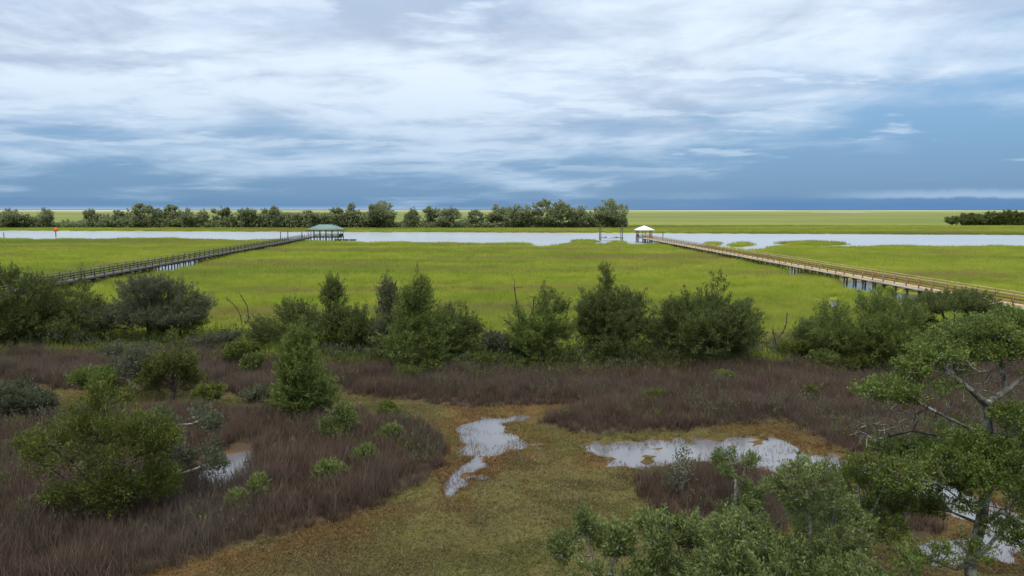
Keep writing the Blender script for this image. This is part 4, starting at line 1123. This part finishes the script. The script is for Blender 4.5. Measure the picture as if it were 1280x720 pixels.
def boardwalk(name, label, p0, p1, deckz, width, bay, M, rails=True, railh=1.05, mid=2):
    """local axis: y runs along the walk from its near end"""
    d = np.array(p1) - np.array(p0); Lg = float(np.linalg.norm(d)); rz = math.atan2(-d[0], d[1])
    root = thing(name, label, 'boardwalk', (p0[0], p0[1], 0), rz)
    n = int(Lg / bay); W2 = width / 2
    rng = random.Random(len(label))
    mb = MB()
    y = 0.0
    while y < Lg:
        mb.box((rng.random() - .5) * .03, y, deckz - .02 + (rng.random() - .5) * .008, width + .10, .132, .04); y += .145
    dk = mb.build('deck_boards', M['deck'], root); dk['kind'] = 'stuff'
    for s in (-1, 1):
        for k in range(0, n, 4):
            L = min(4 * bay, Lg - k * bay)
            obj('fascia', box_mesh('fascia', .05, L - .02, .24, M['edge']), root, (s * (W2 + .080), k * bay + L / 2, deckz - .165))
    pile = MB().tube((0, 0, -1.0), (0, 0, deckz - .30), .13, .12, 8).mesh('piling', M['pile'])
    capm = MB().box(0, 0, 0, width + .3, .15, .20).mesh('cross_beam', M['pile'])
    post = MB().box(0, 0, railh / 2 - .04, .10, .10, railh + .08).mesh('rail_post', M['post'])
    capr = MB().box(0, bay, railh + .045, .15, bay * 2 - .01, .045).mesh('cap_rail', M['cap'])
    midr = MB().box(0, bay, 0, .045, bay * 2 - .02, .13).mesh('rail', M['rail'])
    for k in range(n + 1):
        yy = k * bay
        for s in (-1, 1):
            q_ = obj('piling', pile, root, (s * (W2 - .12) + rng.uniform(-.04, .04), yy + rng.uniform(-.12, .12), 0)); q_.rotation_euler = (rng.uniform(-.02, .02), rng.uniform(-.02, .02), 0)
            if rails: q_ = obj('rail_post', post, root, (s * (W2 - .02), yy, deckz - rng.uniform(0, .05))); q_.rotation_euler = (rng.uniform(-.03, .03), rng.uniform(-.03, .03), 0)
        obj('cross_beam', capm, root, (0, yy, deckz - .385))
        if rails and k % 2 == 0 and k + 2 <= n:
            for s in (-1, 1):
                obj('cap_rail', capr, root, (s * (W2 - .02), yy, deckz))
                for j in range(mid): obj('rail', midr, root, (s * (W2 + .006 - .12 * 0) - s * .10, yy, deckz + railh * (j + 1) / (mid + 1) * .95))
    return root

MN = dict(deck=M_planknew, edge=M_edge, pile=M_pile, post=M_railbrown, cap=M_planknew, rail=M_railbrown)
MO = dict(deck=M_plankgrey, edge=M_darkwood, pile=M_darkwood, post=M_darkwood, cap=M_plankgrey, rail=M_darkwood)
pr0 = at(1330, 391, 1.65); pr1 = at(806, 297.0, 1.65)
boardwalk('boardwalk', 'long new tan timber boardwalk with railings leading to the white-roofed gazebo', pr0[:2], pr1[:2], 1.65, 1.9, 2.6, MN)
bwk = [o_ for o_ in bpy.data.objects if o_.name == 'boardwalk'][0]
yl = float(np.linalg.norm(at(1273, 381.5, 1.65)[:2] - pr0[:2]))
for s_ in (-1, 1):
    MB().tube((0, 0, -1.0), (0, 0, 1.34), .24, .22, 10).build('pale_piling', M_palepile, bwk, (s_ * .72, yl, 0))
pl0 = at(-60, 376, 1.55); pl1 = at(386, 296.3, 1.55)
boardwalk('boardwalk', 'old grey weathered boardwalk with railings leading to the green-roofed pavilion', pl0[:2], pl1[:2], 1.55, 1.9, 2.75, MO)

# ------------------------------------------------------------------ pavilions
def hip_roof(name, L, Wd, rise, eave, m, parent, z, over=0.0, ridge=None, seam=.5):
    ridge = L - Wd if ridge is None else ridge
    x, y, q = L / 2, Wd / 2, max(ridge / 2, .02)
    t = .10
    V = [(-x, -y, 0), (x, -y, 0), (x, y, 0), (-x, y, 0), (-q, 0, rise), (q, 0, rise)]
    V2 = [(a, b_, c - t) for a, b_, c in V]
    mb = MB()
    mb.add(V + V2, [(0, 1, 5, 4), (2, 3, 4, 5), (7, 6, 10, 11), (9, 8, 11, 10), (0, 6, 7, 1), (1, 7, 8, 2), (2, 8, 9, 3), (3, 9, 6, 0)], [(1, 2, 5), (3, 0, 4), (8, 7, 11), (6, 9, 10)])
    ro_ = mb.build(name, m, parent, (0, 0, z))
    sm = MB()
    for s in (-1, 1):
        for a in np.arange(-x + seam, x - .01, seam):
            f = min(1, (x - abs(a)) / (x - q)) if abs(a) > q else 1
            sm.bar((a, s * y, .02), (a, s * y * (1 - f), rise * f + .02), .05, .05)
    sm.build('roof_seams', m, ro_)
    hp = MB()
    for sx in (-1, 1):
        for sy in (-1, 1): hp.bar((sx * x, sy * y, .03), (sx * q, 0, rise + .03), .14, .06)
    if ridge > .2: hp.bar((-q, 0, rise + .035), (q, 0, rise + .035), .16, .06)
    hp.build('ridge_cap', m, ro_)
    fs = MB()
    for sy in (-1, 1): fs.box(0, sy * (y - .06), -.21, L - .1, .06, .20)
    for sx in (-1, 1): fs.box(sx * (x - .06), 0, -.21, .06, Wd - .26, .20)
    fs.build('fascia', M_edge if m is M_white else M_darkwood, ro_)
    return ro_

def pavilion(name, label, cx, cy, rz, L, Wd, deckz, eave, rise, roofm, M, nposts, ridge=None, rail_open=()):
    root = thing(name, label, name.split('_')[-1], (cx, cy, 0), rz)
    mb = MB(); y = -Wd / 2
    while y < Wd / 2: mb.box(0, y + .07, deckz - .02, L, .132, .04); y += .145
    dk = mb.build('deck_boards', M['deck'], root); dk['kind'] = 'stuff'
    MB().box(0, -Wd / 2 - .03, deckz - .14, L + .1, .06, .26).build('rim_beam', M['edge'], root)
    MB().box(0, Wd / 2 + .03, deckz - .14, L + .1, .06, .26).build('rim_beam', M['edge'], root)
    MB().box(-L / 2 - .03, 0, deckz - .14, .055, Wd - .02, .26).build('rim_beam', M['edge'], root)
    MB().box(L / 2 + .03, 0, deckz - .14, .055, Wd - .02, .26).build('rim_beam', M['edge'], root)
    px = np.linspace(-L / 2 + .25, L / 2 - .25, nposts[0]); py = np.linspace(-Wd / 2 + .25, Wd / 2 - .25, nposts[1])
    post = MB().box(0, 0, eave / 2 - .06, .17, .17, eave + .06).mesh('post', M['post'])
    pile = MB().tube((0, 0, -1.0), (0, 0, deckz - .05), .16, .15, 9).mesh('piling', M['pile'])
    for i, a in enumerate(px):
        for j, b_ in enumerate(py):
            edge = i in (0, len(px) - 1) or j in (0, len(py) - 1)
            if edge: obj('post', post, root, (a, b_, deckz))
            obj('piling', pile, root, (a, b_, 0))
    def railing(p, q):
        mb = MB()
        p = np.array(p); q = np.array(q); ln = np.linalg.norm(q - p); d = (q - p) / ln
        mb.bar((*p, deckz + 1.0), (*q, deckz + 1.0), .14, .05); mb.bar((*p, deckz + .15), (*q, deckz + .15), .05, .09)
        k = .14
        while k < ln - .1: c = p + d * k; mb.box(c[0], c[1], deckz + .575, .035, .035, .76); k += .15
        mb.build('railing', M['rail'], root)
    X, Y_ = L / 2 - .25, Wd / 2 - .25
    for key, a, b_ in (('f', (-X, -Y_), (X, -Y_)), ('b', (-X, Y_), (X, Y_)), ('l', (-X, -Y_), (-X, Y_)), ('r', (X, -Y_), (X, Y_))):
        if key not in rail_open: railing(a, b_)
    for s in (-1, 1): MB().box(0, s * (Wd / 2 - .25), deckz + eave - .02, L - .2, .12, .22).build('roof_beam', M['post'], root)
    hip_roof('roof', L + 1.0, Wd + 1.0, rise, eave, roofm, root, deckz + eave + .22, ridge=ridge)
    bn = MB().box(0, Wd / 2 - .75, deckz + .45, L - 1.6, .42, .06)
    for a in np.linspace(-L / 2 + 1.2, L / 2 - 1.2, 4): bn.box(a, Wd / 2 - .75, deckz + .21, .09, .36, .42)
    bn.build('bench', M['rail'], root)
    return root

gY = pr1[1] + 3.2
gx = at_depth(805, 297, gY)[0]
MW = dict(deck=M_planknew, edge=M_railbrown, pile=M_pile, post=M_pile, rail=M_railbrown)
pavilion('white_gazebo', 'small gazebo with white pyramid roof at the end of the tan boardwalk', gx, gY, 0, 5.0, 5.0, 1.65, 2.35, 1.35, M_white, MW, (3, 3), ridge=0.05, rail_open=('f',))
vY = at(407, 296, 1.55)[1] + 1.0
vx = at_depth(407.5, 296, vY)[0]
pavilion('green_pavilion', 'large open pavilion with green hip roof at the end of the old boardwalk', vx, vY, 0, 11.0, 7.4, 1.55, 2.35, 1.75, M_greenroof, MO, (6, 3), ridge=4.4, rail_open=('l',))

# boat lift left of the white gazebo: two tall piles each side, beams and a cradle
by_ = at(764, 300.5, 0)[1]; bx_ = at_depth(764.5, 300, by_)[0]
bl = thing('boat_lift', 'empty boat lift with tall pilings left of the white-roofed gazebo', 'boat lift', (bx_, by_, 0))
hw = 27 / 2 * by_ / F
for sx in (-1, 1):
    for sy in (-1, 1): MB().tube((0, 0, -1.2), (0, 0, 4.2), .17, .15, 9).build('piling', M_pile, bl, (sx * hw, sy * 1.9 + 1.9, 0))
    MB().box(0, 0, 0, .22, 4.6, .24).build('top_beam', M_pile, bl, (sx * hw, 1.9, 4.28))
for y_ in (.8, 3.0): MB().box(0, 0, 0, hw * 2 - .4, .22, .26).build('cradle_beam', M_metal, bl, (0, y_, .95))
for sx in (-.5, .5): MB().box(0, 0, 0, .3, 3.4, .2).build('bunk', M_pile, bl, (sx * hw, 1.9, 1.19))
MB().box(0, 0, 0, hw * 2 + .3, 1.2, .18).build('catwalk', M_plankgrey, bl, (0, -.85, .95))
# floating platform right of the pavilion
q = at(432, 299.3, .4)
fd = thing('floating_dock', 'low grey floating dock at right side of the green-roofed pavilion', 'dock', (q[0], q[1], 0))
MB().box(0, 0, .42, 7.5, 2.6, .12).build('deck', M_plankgrey, fd)
for a in (-2.6, 0, 2.6): MB().box(a, 0, .12, 1.7, 2.2, .46).build('float', M_darkwood, fd)

# single posts in the water
def water_post(label, px, base_py, top_py, lamp=False, grp=None, zb=0.0):
    p = at(px, base_py, zb)
    hgt = hz(px, top_py, p[1])
    root = thing('mooring_post', label, 'post', (p[0], p[1], 0), 0, grp)
    MB().tube((0, 0, -1), (0, 0, hgt), .17, .15, 9).build('piling', M_pile, root)
    MB().tube((0, 0, hgt), (0, 0, hgt + .22), .19, .03, 9).build('post_cap', M_pile if not lamp else M_metal, root)
    if lamp: MB().bar((0, 0, hgt - .1), (.7, 0, hgt + .05), .07).tube((.7, 0, hgt + .1), (.7, 0, hgt - .12), .06, .17, 9).build('lamp_head', M_metal, root)
    return root
water_post('tall post with small lamp beside the tan boardwalk near the gazebo', 828.5, 302, 288.5, True)
water_post('mooring post left of the old boardwalk end, outermost of the three', 351, 301.5, 290.5, grp='mooring posts by the old boardwalk')
water_post('mooring post beside the old boardwalk end, middle of the three', 360, 300.5, 289.5, grp='mooring posts by the old boardwalk')
water_post('mooring post right beside the green-roofed pavilion corner', 377.5, 299, 289.5, grp='mooring posts by the old boardwalk')
water_post('lone wooden post standing in the river at far left', 5, 297, 291)
p = at(70, 296, 0); hh_ = hz(70, 285.5, p[1])
dm = thing('channel_marker', 'channel marker post with red triangular board in the river at left', 'marker', (p[0], p[1], 0))
MB().tube((0, 0, -1), (0, 0, hh_), .2, .18, 9).build('piling', M_pile, dm)
for s, yy in ((1, -.22), (-1, .22)):
    tb = MB(); w_ = .95
    tb.add([(-w_, yy - .02, hh_ - 1.2), (w_, yy - .02, hh_ - 1.2), (0, yy - .02, hh_ + .5), (-w_, yy + .02, hh_ - 1.2), (w_, yy + .02, hh_ - 1.2), (0, yy + .02, hh_ + .5)],
           [(0, 3, 4, 1), (1, 4, 5, 2), (2, 5, 3, 0)], [(0, 1, 2), (5, 4, 3)])
    tb.build('red_board', M_red, dm)
# big pale end piles of the tan boardwalk, seen at the right edge
q0 = np.array(pr0[:2]); q1 = np.array(pr1[:2])
print('script done')
